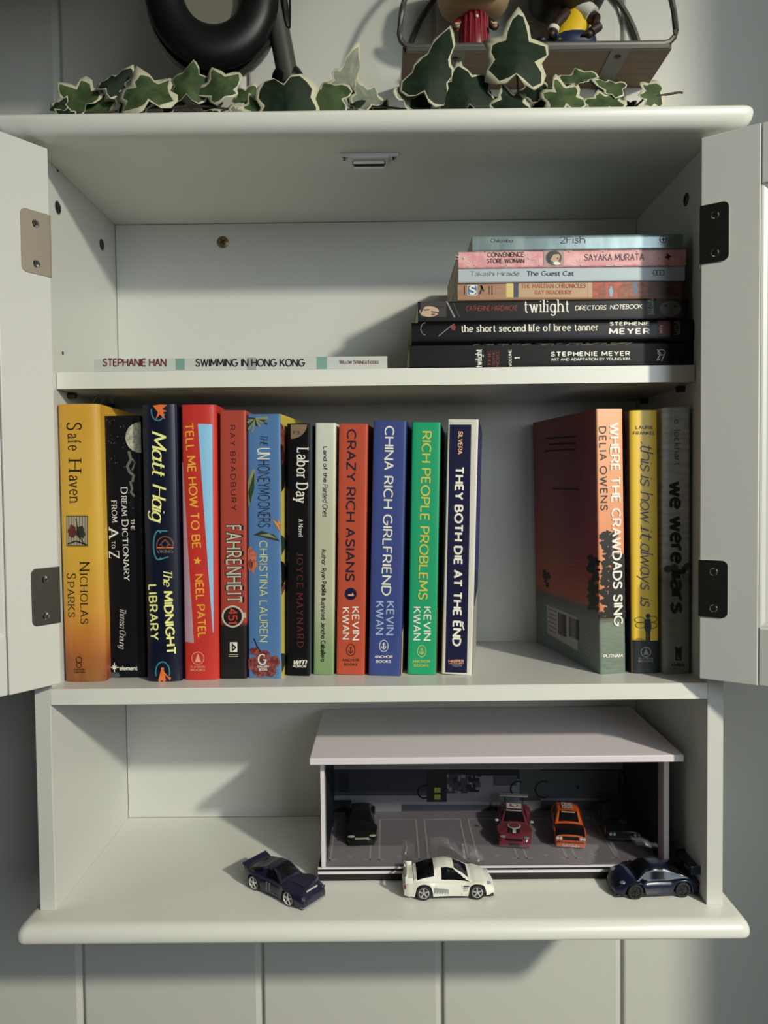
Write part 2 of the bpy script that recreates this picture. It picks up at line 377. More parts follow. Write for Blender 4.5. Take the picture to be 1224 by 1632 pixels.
# ================================================================ the cabinet
cab = empty('wall_cabinet', loc=(0, 0, ZB), label='white wooden wall cabinet with two open doors, books and toy cars inside', cat='cabinet')
M0 = Matrix.Translation((0, 0, -ZB))
def cpart(name, f, parent=cab, smooth=False, **k):
    m = MB(); f(m); m.v = [(x, y, z-ZB) for x, y, z in m.v] if parent is cab else m.v
    return m.build(name, parent, smooth=smooth, **k)
def bull(m, x0, x1, yf, yb, zb, zt, r1, r2):
    """board with bullnose front and ends: stacked rounded outlines"""
    secs = []
    def outline(d, z):
        a, b, c = x0+d, x1-d, yf+d; rr = .009-d*.4 if d < .015 else .002; P = [(a, yb)]
        for i in range(5): t = math.pi+i*math.pi/8; P.append((a+rr+rr*math.cos(t), c+rr+rr*math.sin(t)))
        for i in range(5): t = 1.5*math.pi+i*math.pi/8; P.append((b-rr+rr*math.cos(t), c+rr+rr*math.sin(t)))
        P.append((b, yb)); return [Vector((x, y, z)) for x, y in P]
    for i in range(5): t = i*math.pi/8; secs.append(outline(r1*(1-math.sin(t)), zb+r1*(1-math.cos(t))))
    for i in range(7): t = i*math.pi/12; secs.append(outline(r2*(1-math.cos(t)), zt-r2*(1-math.sin(t))))
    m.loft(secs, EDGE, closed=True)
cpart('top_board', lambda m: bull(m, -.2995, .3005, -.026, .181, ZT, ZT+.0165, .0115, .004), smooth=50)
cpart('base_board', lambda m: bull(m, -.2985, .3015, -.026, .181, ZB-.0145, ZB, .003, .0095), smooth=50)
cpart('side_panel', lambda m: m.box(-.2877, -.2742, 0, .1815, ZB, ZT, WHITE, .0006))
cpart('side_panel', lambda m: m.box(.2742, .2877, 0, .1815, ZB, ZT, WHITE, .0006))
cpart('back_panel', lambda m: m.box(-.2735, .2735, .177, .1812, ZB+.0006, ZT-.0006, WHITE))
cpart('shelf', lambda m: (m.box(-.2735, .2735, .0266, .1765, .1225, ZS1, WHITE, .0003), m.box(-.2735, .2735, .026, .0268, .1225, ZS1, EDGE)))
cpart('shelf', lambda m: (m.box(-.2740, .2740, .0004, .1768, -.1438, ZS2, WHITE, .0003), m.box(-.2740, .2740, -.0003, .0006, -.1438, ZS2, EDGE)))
# screws, pins and pilot holes in the side panels
SCREW = mat('screw_dark', (70, 72, 70), .35, .8, k=1.0); BRASS = mat('screw_brass', (120, 110, 80), .35, .9, k=1.1)
def screw_head(m, M, r, ma, slotm=BLACK):
    m.lathe([(r, 0), (r, .0004), (r*.8, .0011), (r*.3, .0013), (.00001, .0013)], ma, M, 18, cap=False)
    for a in (0, 90): m.box(-r*.5, r*.5, -r*.11, r*.11, .0011, .00145, slotm, M=M @ Matrix.Rotation(R(a+30), 4, 'Z'))
def on_side(u, v, sx):
    d = ray(u, v); t = (sx-CAM.x)/d.x; return CAM+d*t
for u, v, sx, nm in ((92, 331, -.2742, 'screw'), (162, 390, -.2742, 'screw'), (1094, 318, .2742, 'screw')):
    p = on_side(u, v, sx); m = MB(); screw_head(m, axis_mat(p, (0, 1, 0), (0, 0, 1)) if sx < 0 else axis_mat(p, (0, 0, 1), (0, 1, 0)), .0056, SCREW)
    m.v = [(x, y, z-ZB) for x, y, z in m.v]; m.build(nm, cab, smooth=30, label='dark countersunk screw head')
for u, v, sx in ((92, 271, -.2742), (100, 563, -.2742), (1036, 383, .2742)):
    p = on_side(u, v, sx); m = MB(); m.lathe([(.0018, 0), (.0018, .0003)], BLACK, axis_mat(p, (0, 1, 0), (0, 0, 1)) if sx < 0 else axis_mat(p, (0, 0, 1), (0, 1, 0)), 12)
    m.v = [(x, y, z-ZB) for x, y, z in m.v]; m.build('pilot_hole', cab, label='small dark pin hole')
for x, y in ((-.2742, .05), (-.2742, .145), (.2742, .05), (.2742, .145)):
    s = 1 if x < 0 else -1; m = MB(); m.tube([(x, y, .1195-ZB), (x+s*.007, y, .1195-ZB)], .0027, SCREW, 10); m.build('shelf_pin', cab, smooth=True)
p = aty(355, 386, .177); m = MB(); screw_head(m, axis_mat((p.x, p.y, p.z-ZB), (1, 0, 0), (0, 0, 1)), .0062, BRASS); m.build('back_screw', cab, smooth=30, label='brass screw with washer in the back panel')
# magnetic catch under the top board
mc = empty('magnetic_catch', loc=(0, 0, ZT-ZB)); mc.parent = cab
CW = mat('catch_plastic', (205, 207, 205), .4); p = atz(588, 262, ZT-.006); cx, cy = p.x, p.y
m = MB(); m.box(cx-.0165, cx+.0165, cy-.0095, cy+.013, -.0045, 0, CW, .0012); m.box(cx-.025, cx+.025, cy-.009, cy-.001, -.003, 0, CW, .001); m.build('catch_body', mc)
for dy in (-.0045, .0055):
    m = MB(); m.box(cx-.0132, cx+.0132, cy+dy-.0016, cy+dy+.0016, -.0068, -.0040, CHROME, .0005); m.build('magnet_strip', mc, label='bright metal magnet strip')
m = MB(); m.box(cx-.0138, cx+.0138, cy-.0026, cy+.0036, -.0048, -.0040, BLACK); m.build('magnet_gap', mc, label='dark gap between the magnet strips')
for sx in (-1, 1):
    m = MB(); screw_head(m, axis_mat((cx+sx*.0205, cy-.005, -.003), (1, 0, 0), (0, -1, 0)), .0026, STEEL); m.build('catch_screw', mc)

# ---- doors, with hinges
DW, DT, DZ0, DZ1 = .268, .014, -.1235, .3105
def door(pin, u, n, name, hinge_px):
    """u: direction along the door, n: towards its inner face"""
    u = Vector((*u, 0)).normalized(); n = Vector((*n, 0)).normalized()
    W = Matrix(((u.x, n.x, 0, pin[0]), (u.y, n.y, 0, pin[1]), (0, 0, 1, DZ0-ZB), (0, 0, 0, 1)))
    H = DZ1-DZ0; sw = .043
    d = bpy.data.objects.new('door', None); COL.objects.link(d); d.empty_display_size = .02; d.parent = cab; d['label'] = name
    def put(nm, f, **k):
        m = MB(); f(m); m.v = [tuple(W @ Vector(v)) for v in m.v]; return m.build(nm, d, **k)
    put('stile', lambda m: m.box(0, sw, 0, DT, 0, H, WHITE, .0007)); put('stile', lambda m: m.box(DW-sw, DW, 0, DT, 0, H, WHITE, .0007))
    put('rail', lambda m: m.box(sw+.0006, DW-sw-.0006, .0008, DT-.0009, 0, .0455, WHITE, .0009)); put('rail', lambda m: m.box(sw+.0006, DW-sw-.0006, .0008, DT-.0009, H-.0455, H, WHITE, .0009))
    def pan(m):
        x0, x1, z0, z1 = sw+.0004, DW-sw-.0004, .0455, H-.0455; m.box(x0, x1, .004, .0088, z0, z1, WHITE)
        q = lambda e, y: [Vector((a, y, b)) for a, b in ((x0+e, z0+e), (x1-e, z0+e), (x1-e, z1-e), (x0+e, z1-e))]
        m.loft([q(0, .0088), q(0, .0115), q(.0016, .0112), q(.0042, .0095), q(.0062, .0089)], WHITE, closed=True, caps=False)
    put('door_panel', pan)
    Wd = Matrix.Translation((0, 0, ZB)) @ W
    for (x0, y0, x1, y1), ma, lab in hinge_px:
        sf = Surf(Wd, (0, DT, 0), (1, 0, 0), (0, 0, 1)); L = [sf.loc(x0, (y0+y1)/2), sf.loc(x1, (y0+y1)/2), sf.loc((x0+x1)/2, y0), sf.loc((x0+x1)/2, y1)]
        a0, a1 = sorted((L[0][0], L[1][0])); b1, b0 = L[2][1], L[3][1]; a0 = .0004; r = .0045
        P = [(a0, b0), (a1-r, b0)]+[(a1-r+r*math.sin(t*math.pi/8), b0+r-r*math.cos(t*math.pi/8)) for t in range(1, 5)]+[(a1, b1-r)]+[(a1-r+r*math.cos(t*math.pi/8), b1-r+r*math.sin(t*math.pi/8)) for t in range(1, 5)]+[(a0, b1)]
        m = MB(); m.loft([[Vector((a, DT+h, b)) for a, b in P] for h in (0.0001, .0008)], ma, closed=True)
        m.tube([(-.0009, DT*.25, b0-.001), (-.0009, DT*.25, b1+.001)], .0024, ma, 12)
        m.box(-.0006, .0003, DT*.25, DT+.0009, b0, b1, ma)
        m.v = [tuple(W @ Vector(v)) for v in m.v]; h = m.build('hinge', cab, smooth=35, label=lab)
        for bb in (b0+(b1-b0)*.16, b1-(b1-b0)*.2):
            m = MB(); screw_head(m, Matrix(((1, 0, 0, a0+(a1-a0)*.5), (0, 0, 1, DT+.0007), (0, 1, 0, bb), (0, 0, 0, 1))), .0031, CHROME)
            m.v = [tuple(W @ Vector(v)) for v in m.v]; m.build('screw', h, smooth=30)
STEELD = mat('hinge_steel_shaded', (104, 101, 94), .5, .9, k=.8)  # same hinge steel, darkened to imitate the dimmer reflection on the lower leaf
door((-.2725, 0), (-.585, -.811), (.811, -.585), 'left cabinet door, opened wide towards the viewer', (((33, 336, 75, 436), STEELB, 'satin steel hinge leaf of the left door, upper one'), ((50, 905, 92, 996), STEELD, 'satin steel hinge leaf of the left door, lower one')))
door((.270, -.001), (.825, -.565), (-.565, -.825), 'right cabinet door, opened back beside the cabinet', (((1118, 324, 1162, 418), STEEL, 'steel hinge leaf of the right door reflecting the dark room, upper one'), ((1118, 893, 1160, 984), STEEL, 'steel hinge leaf of the right door reflecting the dark room, lower one')))

# ================================================================ books
class Book:
    def __init__(s, name, label, group, px, y, zshelf, ang=0, depth=.128, lay=False, crop=(0, 0, 1), bulge=0, spine=None, left=None, right=None, hard=False, rough=.42, tex=None):
        """px = (left u at bottom, right u at bottom, left u at top, v bottom, v top); lay: px = (u left, v bottom, u right, v top)"""
        S_ = lambda x, yy: (crop[0]+x/crop[2], crop[1]+yy/crop[2])
        if lay:
            bl, tr = aty(*S_(px[0], px[1]), y), aty(*S_(px[2], px[3]), y); s.h = tr.x-bl.x; s.w = tr.z-zshelf
            M = Matrix(((0, 0, -1, tr.x), (0, 1, 0, y), (1, 0, 0, zshelf), (0, 0, 0, 1))); s.top = tr.z
            if ang: M = Matrix.Translation((bl.x, y, 0)) @ Matrix.Rotation(R(ang), 4, 'Z') @ Matrix.Translation((-bl.x, -y, 0)) @ M
        else:
            b, t = aty(*S_(px[0], px[3]), y), aty(*S_(px[2], px[4]), y); s.h = math.hypot(t.z-zshelf, t.x-b.x); tilt = math.atan2(t.x-b.x, t.z-zshelf)
            M = Matrix.Translation((b.x, y, zshelf)) @ Matrix.Rotation(R(ang), 4, 'Z') @ Matrix.Rotation(tilt, 4, 'Y')
            sf = Surf(M, (0, 0, 0), (1, 0, 0), (0, 0, 1), crop=crop); s.w = sf.loc(px[1], px[3])[0]
            lo = min((M @ Vector(c)).z for c in ((0, 0, 0), (s.w, 0, 0))); M = Matrix.Translation((0, 0, zshelf-lo+.0001)) @ M
        w, h, d = s.w, s.h, depth; s.d = d; s.M = M; s.crop = crop
        bf = (lambda a: bulge*(1-min(1, abs(2*a/w-1))**3.2)) if bulge else None
        s.spine = Surf(M, (0, 0, 0), (1, 0, 0), (0, 0, 1), bf, crop); s.spine.lim = w
        s.left = Surf(M, (0, d, 0), (0, -1, 0), (0, 0, 1), None, crop); s.right = Surf(M, (w, 0, 0), (0, 1, 0), (0, 0, 1), None, crop)
        s.root = empty(name, M, label=label, cat='book', group=group)
        t = .0022 if hard else .0005; r = min(.0016, w*.12); n = 16 if bulge else 6
        out = [(0, d)]+[(r*(1-math.sin(q*math.pi/8)), r*(1-math.cos(q*math.pi/8))) for q in range(4, -1, -1)][::-1]
        out = [(0, d), (0, r*1.0)]+[(r-r*math.cos(q*math.pi/8), r-r*math.sin(q*math.pi/8)) for q in range(1, 4)]
        xs = [r+(w-2*r)*i/n for i in range(n+1)]
        out += [(x, -(bf(x)-bf(r)*0 if bf else 0)) for x in xs]
        out += [(w-r+r*math.sin(q*math.pi/8), r-r*math.cos(q*math.pi/8)) for q in range(1, 4)]+[(w, r), (w, d)]
        nl = 5; ns = len(out)
        inn = [(min(max(x, t), w-t), max(yy+(t if 1 < i < ns-2 else 0), t if not bf else -1)) for i, (x, yy) in enumerate(out)]
        ring = out+inn[::-1]; m = MB(); nb = len(ring)
        sp = spine; lf = left or spine; rt = right or spine
        def mf(i, j):
            if j < 1 or j == nb-1: return lf
            if j < ns-2: return sp
            if j == ns-2: return rt
            return PAPER if j >= ns else rt
        for hx in (0,):
            m.loft([[Vector((x, yy, z)) for x, yy in ring] for z in (0, h)], sp, closed=True, caps=False, mf=mf)
            for z in (0, h):
                base = 0 if z == 0 else nb
                for j in range(ns-1): m.f.append([base+j, base+j+1, base+nb-2-j, base+nb-1-j]); m.m.append(m.mi(sp))
        s.cover = m.build('cover', s.root, smooth=35)
        o_ = .003 if hard else .0002; m = MB(); m.box(t+.0001, w-t-.0001, t+.0004, d-.0006-o_, o_+.0001, h-o_-.0001, PAPER)
        m.build('page_block', s.root)
        s.mbs = {}
    def mb(s, part): return s.mbs.setdefault(part, MB())
    def T(s, part, txt, x0, y0, x1, y1, h, m=INKW, surf=None, **k): (surf or s.spine).text(s.mb(part), txt, x0, y0, x1, y1, h, m, **k)
    def done(s):
        Mi = s.M.inverted()
        for k, m in s.mbs.items():
            if m.v: m.build(k.split('#')[0], s.root, fix=False)
UP = 'upright books on the middle shelf'; ST = 'books stacked flat on the upper shelf'
C5 = (80, 620, 3.4); C6 = (340, 620, 3.4); C7 = (560, 620, 3.4); C8 = (840, 620, 3.4); C3 = (640, 350, 2.55)
SER = dict(pen=1.3, thin=.5, serif=1); SERB = dict(pen=1.8, thin=.5, serif=1); SAN = dict(pen=1.2); SANB = dict(pen=1.9, gap=2); SANL = dict(pen=.8, gap=2.4)
CREAM = mat('ink_cream', (236, 226, 140), .5); ORANGE = mat('ink_orange', (205, 105, 50), .5); TEAL = mat('ink_teal', (52, 120, 130), .5)
REDI = mat('ink_red', (110, 34, 34), .5); GREYI = mat('ink_grey', (120, 120, 118), .5); NAVY = mat('print_navy', (16, 18, 52), .4)
def publisher(b, cx, cy, w, lines, m, lh=11, **k):
    for i, t in enumerate(lines): b.T('publisher_mark', t, cx-w/2, cy+i*lh*1.6, cx+w/2, cy+i*lh*1.6, lh, m, **(k or dict(pen=1.7, gap=2.4)))

# 1 yellow hardcover
g = mat('jacket_yellow', (0, 0, 0), .38, grad=('Z', 0, .225, [(0, (112, 54, 34)), (.09, (136, 66, 36)), (.17, (172, 100, 44)), (.27, (190, 136, 50)), (.5, (196, 156, 56)), (1, (190, 144, 50))]), noise=((60, 60, 14), (206, 172, 74), .16))
b = Book('hardcover_book', 'thick yellow hardcover fading to rust, first book at the left of the shelf', UP, (82, 306, 40, 1586, 85), .0255, ZS2, crop=C5, bulge=.0035, hard=True, spine=g, left=mat('board_dark', (24, 26, 30), .5))
b.T('title_lettering', 'S', 100, 186, 100, 232, 78, BLACK, **SER); b.T('title_lettering', 'afe', 104, 245, 108, 340, 66, BLACK, **SER)
b.T('title_lettering', 'H', 110, 388, 110, 455, 68, BLACK, **SER); b.T('title_lettering', 'aven', 112, 470, 115, 618, 62, BLACK, **SER)
b.T('author_lettering', 'N', 170, 940, 171, 988, 52, BLACK, **SER); b.T('author_lettering', 'ICHOLAS', 172, 1000, 176, 1274, 38, BLACK, **SER)
b.T('author_lettering', 'S', 98, 998, 99, 1032, 50, BLACK, **SER); b.T('author_lettering', 'PARKS', 101, 1046, 106, 1238, 37, BLACK, **SER)
a = b.mb('cover_photo'); s = b.spine
s.rect(a, 95, 686, 213, 850, BLACK); s.rect(a, 99, 690, 209, 846, mat('print_pale_wood', (150, 142, 120), .5), .0003)
for i in range(7): s.rect(a, 108+i*15, 690, 110+i*15, 846, DARKM, .0004)
s.disc(a, 130, 770, 22, mat('print_maroon', (84, 36, 32), .5), 38, .0005, jag=.25); s.disc(a, 176, 778, 24, mat('print_dark_green', (38, 42, 34), .5), 32, .0005, jag=.3); s.line(a, [(104, 838), (150, 822), (206, 842)], 7, BLACK, .0005); s.line(a, [(150, 700), (165, 790), (190, 830)], 4, BLACK, .0006)
a = b.mb('publisher_mark')
s.ring(a, 165, 1462, 15, 4, BLACK); s.ring(a, 165, 1492, 13, 4, BLACK); s.line(a, [(150, 1476), (183, 1476)], 3, BLACK); publisher(b, 169, 1519, 60, ['GRAND', 'CENTRAL'], BLACK, 9); b.done()
RIB = mat('ribbon_bookmark', (96, 98, 82), .6)
m = MB(); P = [aty(145+i*5, v, .06+i*.002) for i, v in enumerate((646, 638, 631, 628, 626, 628, 634, 642))]; m.tube(P, .0006, RIB, 5)
P = [aty(158+i*4, v, .07) for i, v in enumerate((650, 640, 634, 632))]; m.tube(P, .0006, RIB, 5)
o = m.build('ribbon_bookmark', None, smooth=True); o.parent = b.root; o.matrix_parent_inverse = b.M.inverted()

# 2 dream dictionary
NB = mat('cover_night_black', (8, 9, 17), .5, spec=.25)
b = Book('paperback_book', 'black and navy paperback with a moon at the top of its spine', UP, (312, 522, 279, 1567, 147), .037, ZS2, crop=C5, bulge=.001, spine=NB)
a = b.mb('moon_artwork'); s = b.spine
s.disc(a, 492, 262, 82, mat('print_moon', (182, 178, 158), .55, noise=((400, 400, 400), (120, 118, 108), .7)), 84)
CL = mat('print_cloud', (92, 96, 84), .6)
s.line(a, [(428, 340), (440, 380), (420, 420), (432, 450), (456, 470), (448, 500)], 14, CL); s.line(a, [(436, 500), (446, 540), (440, 560), (458, 580)], 12, CL); s.line(a, [(448, 380), (462, 400), (446, 440)], 9, CL)
for i in range(46):
    x, y = random.uniform(290, 400), random.uniform(165, 430)
    if i > 30: x, y = random.uniform(330, 500), random.uniform(560, 900)
    s.disc(a, x+y*.02, y, random.choice((1.6, 2, 2.8)), CL, n=6)
K = dict(pen=1.5, thin=.52, serif=.8)
b.T('title_lettering', 'THE', 439, 705, 441, 768, 19, INKW, **K); b.T('title_lettering', 'D', 386, 536, 387, 572, 34, INKW, **K); b.T('title_lettering', 'REAM', 388, 582, 392, 688, 27, INKW, **K)
b.T('title_lettering', 'D', 391, 712, 392, 748, 34, INKW, **K); b.T('title_lettering', 'ICTIONARY', 394, 758, 405, 1040, 27, INKW, **K)
b.T('title_lettering', 'FROM', 334, 607, 339, 724, 27, INKW, **K); b.T('title_lettering', 'A', 320, 757, 322, 812, 48, INKW, **K); b.T('title_lettering', 'TO', 336, 826, 337, 864, 18, INKW, **K); b.T('title_lettering', 'Z', 322, 882, 324, 922, 52, INKW, **K)
b.T('author_lettering', 'Theresa Cheung', 382, 1186, 378, 1400, 32, INKW, pen=.9, thin=.35, shear=.35, join=True, gap=.9)
a = b.mb('publisher_mark')
for q in range(8):
    t = R(q*45); r = 24 if q % 2 == 0 else 14; s.line(a, [(350, 1507), (350+r*math.cos(t), 1507+r*math.sin(t))], 5, INKW)
b.T('publisher_mark', 'element', 380, 1522, 474, 1522, 22, INKW, pen=1.6); s.disc(a, 345, 1548, 34, mat('print_grey_green', (64, 80, 78), .6), 16, jag=.3)
b.done()

# 3 midnight library
NB3 = mat('jacket_midnight', (9, 15, 35), .35)
b = Book('hardcover_book', 'dark navy hardcover with yellow script and orange figures on its spine', UP, (527, 714, 496, 1585, 85), .0235, ZS2, crop=C5, bulge=.003, hard=True, spine=NB3)
s = b.spine; a = b.mb('spine_artwork')
for cx, cy, f in ((600, 108, 1), (612, 1535, 0)):
    a = b.mb('spine_artwork#%d' % f)
    if f: s.poly(a, [(562, 92), (600, 86), (640, 88), (612, 112), (640, 122), (618, 128), (628, 166), (600, 140), (578, 168), (590, 128)], ORANGE, .0004)
    else:
        s.disc(a, 615, 1512, 9, ORANGE, lift=.0004); s.poly(a, [(606, 1520), (624, 1520), (634, 1575), (622, 1582), (612, 1572), (600, 1584), (592, 1575)], ORANGE, .0004); s.line(a, [(622, 1530), (650, 1562)], 7, ORANGE, .0004); s.poly(a, [(640, 1555), (662, 1556), (655, 1575)], ORANGE, .0005)
s.ring(b.mb('spine_artwork#1'), 590, 120, 36, 7, TEAL, 52, 20, 190); a = b.mb('spine_artwork#0'); s.ring(a, 615, 1530, 38, 7, TEAL, 56, 160, 380)
a = b.mb('publisher_mark'); s.ring(a, 592, 845, 26, 8, TEAL, 78, 60, 300); s.line(a, [(592, 768), (640, 768)], 7, TEAL, .0003); s.line(a, [(600, 922), (645, 908)], 7, TEAL, .0003)
s.ring(a, 628, 843, 44, 6, mat('print_copper', (122, 66, 48), .5), 44, 170, 370, .0004); s.line(a, [(584, 858), (672, 858)], 6, ORANGE, .0004); s.line(a, [(600, 845), (628, 815), (655, 845)], 6, MATS['print_copper'], .0004); s.ring(a, 628, 838, 18, 5, MATS['print_copper'], lift=.0005)
b.T('publisher_mark', 'VIKING', 585, 886, 672, 886, 15, GREYI, **SER)
K = dict(pen=1.45, thin=.45, shear=.25, gap=1.5, join=True)
b.T('author_lettering', 'Matt', 558, 235, 560, 462, 72, CREAM, **K); b.T('author_lettering', 'Haig', 562, 520, 556, 705, 72, CREAM, **K)
b.T('title_lettering', 'The', 618, 975, 620, 1063, 46, CREAM, **K); b.T('title_lettering', 'MIDNIGHT', 622, 1098, 640, 1432, 42, CREAM, pen=2, gap=2.2); b.T('title_lettering', 'LIBRARY', 538, 1062, 550, 1354, 42, CREAM, pen=1.7, gap=3)
b.done()

# 4 red hardcover
RED = mat('jacket_red', (180, 48, 40), .36); YI = mat('ink_ochre', (218, 158, 52), .5)
b = Book('hardcover_book', 'bright red hardcover with a long pale blue wedge on its spine', UP, (727, 916, 707, 1576, 88), .027, ZS2, crop=C5, bulge=.0025, hard=True, spine=RED)
s = b.spine; a = b.mb('spine_artwork')
s.poly(a, [(804, 190), (880, 192), (888, 1318), (884, 1318)], mat('print_sky_blue', (128, 180, 212), .5)); s.poly(a, [(716, 395), (720, 400), (783, 1372), (733, 1368)], mat('print_lilac', (170, 138, 150), .5))
b.T('title_lettering', 'TELL ME HOW TO BE', 734, 190, 777, 862, 42, YI, pen=1.6, gap=2.2); b.T('author_lettering', 'NEEL PATEL', 790, 1006, 808, 1344, 40, YI, pen=1.6, gap=2.2)
s.poly(b.mb('title_lettering'), [(802+(24 if i % 2 == 0 else 10)*math.sin(i*math.pi/5+.1), 930-(24 if i % 2 == 0 else 10)*math.cos(i*math.pi/5+.1)) for i in range(10)], YI, .0003)
LR = mat('ink_pale_pink', (214, 150, 128), .5); s.ring(b.mb('publisher_mark'), 804, 1455, 33, 3.5, LR); s.poly(b.mb('publisher_mark'), [(804, 1428), (822, 1475), (788, 1475)], LR, .0003); publisher(b, 804, 1507, 76, ['FLATIRON', 'BOOKS'], LR, 10); b.done()

# 5 brick red and black paperback
BR = mat('cover_brick', (0, 0, 0), .4, grad=('Z', 0, .225, [(0, (20, 18, 18)), (.205, (22, 20, 20)), (.225, (150, 56, 42)), (1, (154, 62, 48))]))
b = Book('paperback_book', 'brick red paperback with a black foot and a ringed number on its spine', UP, (40, 180, 34, 1568, 118), .0275, ZS2, crop=C6, spine=BR)
s = b.spine; GR = mat('ink_stone', (176, 170, 152), .5)
b.T('author_lettering', 'RAY BRADBURY', 92, 198, 98, 655, 26, BLACK, pen=1.0, gap=4.2)
b.T('title_lettering', 'FAHRENHEIT', 68, 740, 74, 1160, 84, BLACK, pen=2.9, gap=2.5, serif=.5, thin=.85); b.T('title_lettering', 'FAHRENHEIT', 71, 742, 77, 1158, 76, GR, lift=.0006, pen=1.7, gap=2.8, serif=.4, thin=.8)
a = b.mb('number_badge'); s.rect(a, 140, 1212, 176, 1240, GR, .0002); s.disc(a, 106, 1232, 60, GR, lift=.00035); s.disc(a, 106, 1232, 50, BLACK, lift=.0005); b.T('number_badge', '451', 84, 1190, 84, 1268, 44, mat('ink_scarlet', (178, 52, 40), .5), lift=.0007, pen=1.7)
a = b.mb('publisher_mark'); s.rect(a, 90, 1372, 130, 1425, INKW); s.line(a, [(104, 1378), (104, 1418), (122, 1400), (108, 1388)], 7, BLACK, .0003); s.line(a, [(84, 1438), (134, 1438)], 4, GR); s.line(a, [(84, 1448), (134, 1448)], 4, GR); b.done()

# 6 blue flowered paperback with yellow cover
BL = mat('cover_blue', (76, 114, 160), .42); YE = mat('cover_yellow', (178, 160, 62), .42)
b = Book('paperback_book', 'sky blue paperback with tropical flowers and a yellow front cover', UP, (189, 366, 184, 1562, 140), .031, ZS2, ang=-7, crop=C6, spine=BL, right=YE, left=BL)
s = b.spine; a = b.mb('flower_artwork'); LG = mat('print_leaf_pale', (126, 134, 92), .5); DG = mat('print_leaf_dark', (40, 54, 44), .5); MA = mat('print_petal_maroon', (92, 36, 38), .5, noise=((300, 300, 300), (150, 80, 66), .8)); SA = mat('print_petal_salmon', (186, 108, 78), .5, noise=((300, 300, 300), (140, 60, 60), .7))
for i in range(13):
    t = R(-20+i*17); s.line(a, [(225, 160), (225+random.uniform(55, 85)*math.cos(t), 150+random.uniform(45, 85)*abs(math.sin(t)))], 9, LG if i % 3 else DG, .0002+.00002*i)
a = b.mb('flower_artwork#2'); s.poly(a, [(190, 640), (188, 500), (210, 440), (226, 432), (228, 500), (212, 590)], LG, .0002); s.poly(a, [(190, 560), (212, 480), (224, 450), (222, 540), (200, 620)], DG, .0003)
a = b.mb('flower_artwork#3'); s.poly(a, [(216, 790), (262, 768), (330, 790), (362, 826), (300, 812), (262, 800)], DG, .0002); s.poly(a, [(250, 790), (300, 782), (350, 812), (300, 800)], LG, .0003)
for q in ((318, 705, 362, 770), (335, 740, 364, 775), (345, 700, 364, 770)): s.poly(a, [(q[0], q[1]), (q[2], q[1]+30), (q[2], q[3])], mat('print_petal_orange', (206, 140, 66), .5), .0004)
a = b.mb('flower_artwork#4'); s.disc(a, 205, 930, 34, SA, 62, .0003, jag=.28); s.disc(a, 200, 950, 14, MA, 26, .0004, jag=.3)
a = b.mb('flower_artwork#5')
for cx, cy, r in ((215, 1490, 42), (270, 1450, 40), (320, 1480, 44), (255, 1525, 44), (305, 1530, 36), (225, 1420, 28)): s.disc(a, cx, cy, r, MA, r*.8, .0002+cx*1e-7, jag=.18)
s.line(a, [(222, 1350), (235, 1385), (258, 1424)], 4, BLACK, .0006)
K = dict(pen=1.0, gap=2.2); DB = mat('ink_slate', (30, 36, 52), .5)
b.T('title_lettering', 'THE', 256, 248, 254, 306, 40, DB, shear=.2, pen=1.1, thin=.4); b.T('title_lettering', 'UN', 240, 322, 240, 378, 66, INKW, pen=1.5, thin=.6); b.T('title_lettering', 'HONEYMOONERS', 242, 388, 246, 748, 62, DB, **K)
b.T('author_lettering', 'CHRISTINA LAUREN', 250, 824, 252, 1368, 42, mat('ink_pale_lime', (200, 204, 130), .5), **K)
b.T('publisher_mark', 'G', 246, 1492, 292, 1492, 56, INKW, lift=.0009, **SERB)
for i, t in enumerate(('GALLERY', 'BOOKS')): b.T('publisher_mark', t, 240+i*10, 1508+i*16, 304-i*10, 1508+i*16, 11, INKW, lift=.0009, pen=2)
r_ = b.right; a = b.mb('cover_artwork')
for y0, y1, mm in ((185, 420, MA), (300, 560, BLACK), (790, 900, DG), (930, 1080, BLACK), (1050, 1120, MA), (1430, 1540, DG), (240, 300, SA)):
    a = b.mb('cover_artwork#%d' % y0); A = r_.loc(370, y0); B = r_.loc(368, y1); r_.tri(a, [(.001, A[1]), (.010, A[1]-.002), (.022, (A[1]+B[1])/2), (.012, B[1]+.004), (.003, B[1])], mm, .0002)
b.done()

# 7 black paperback
BK = mat('cover_black', (9, 9, 11), .5, spec=.22)
b = Book('paperback_book', 'narrow black paperback with a tan corner at the top of its spine', UP, (397, 520, 399, 1549, 190), .037, ZS2, ang=-7, crop=C6, spine=BK, right=mat('cover_slate', (62, 74, 80), .4))
s = b.spine; a = b.mb('corner_badge'); s.poly(a, [(420, 192), (508, 192)]+[(420+88*math.cos(R(t)), 190+80*math.sin(R(t))) for t in range(10, 91, 10)], mat('print_tan', (120, 104, 80), .5)); b.T('corner_badge', 'P.S.', 434, 244, 476, 244, 16, BLACK, **SERB)
b.T('title_lettering', 'Labor Day', 456, 322, 450, 618, 60, INKW, pen=1.8, thin=.5, serif=.9); b.T('title_lettering', 'A Novel', 463, 706, 463, 800, 22, INKW, pen=1.7, thin=.52, serif=.7)
b.T('author_lettering', 'JOYCE MAYNARD', 452, 885, 456, 1402, 33, mat('ink_dark_maroon', (92, 34, 34), .5), pen=1.3, thin=.52, serif=.9, gap=3.4)
b.T('publisher_mark', 'wm', 432, 1492, 500, 1492, 34, INKW, pen=1.8, thin=.4, shear=.3); b.T('publisher_mark', 'MORROW', 432, 1508, 504, 1508, 12, INKW, pen=1.8); b.done()

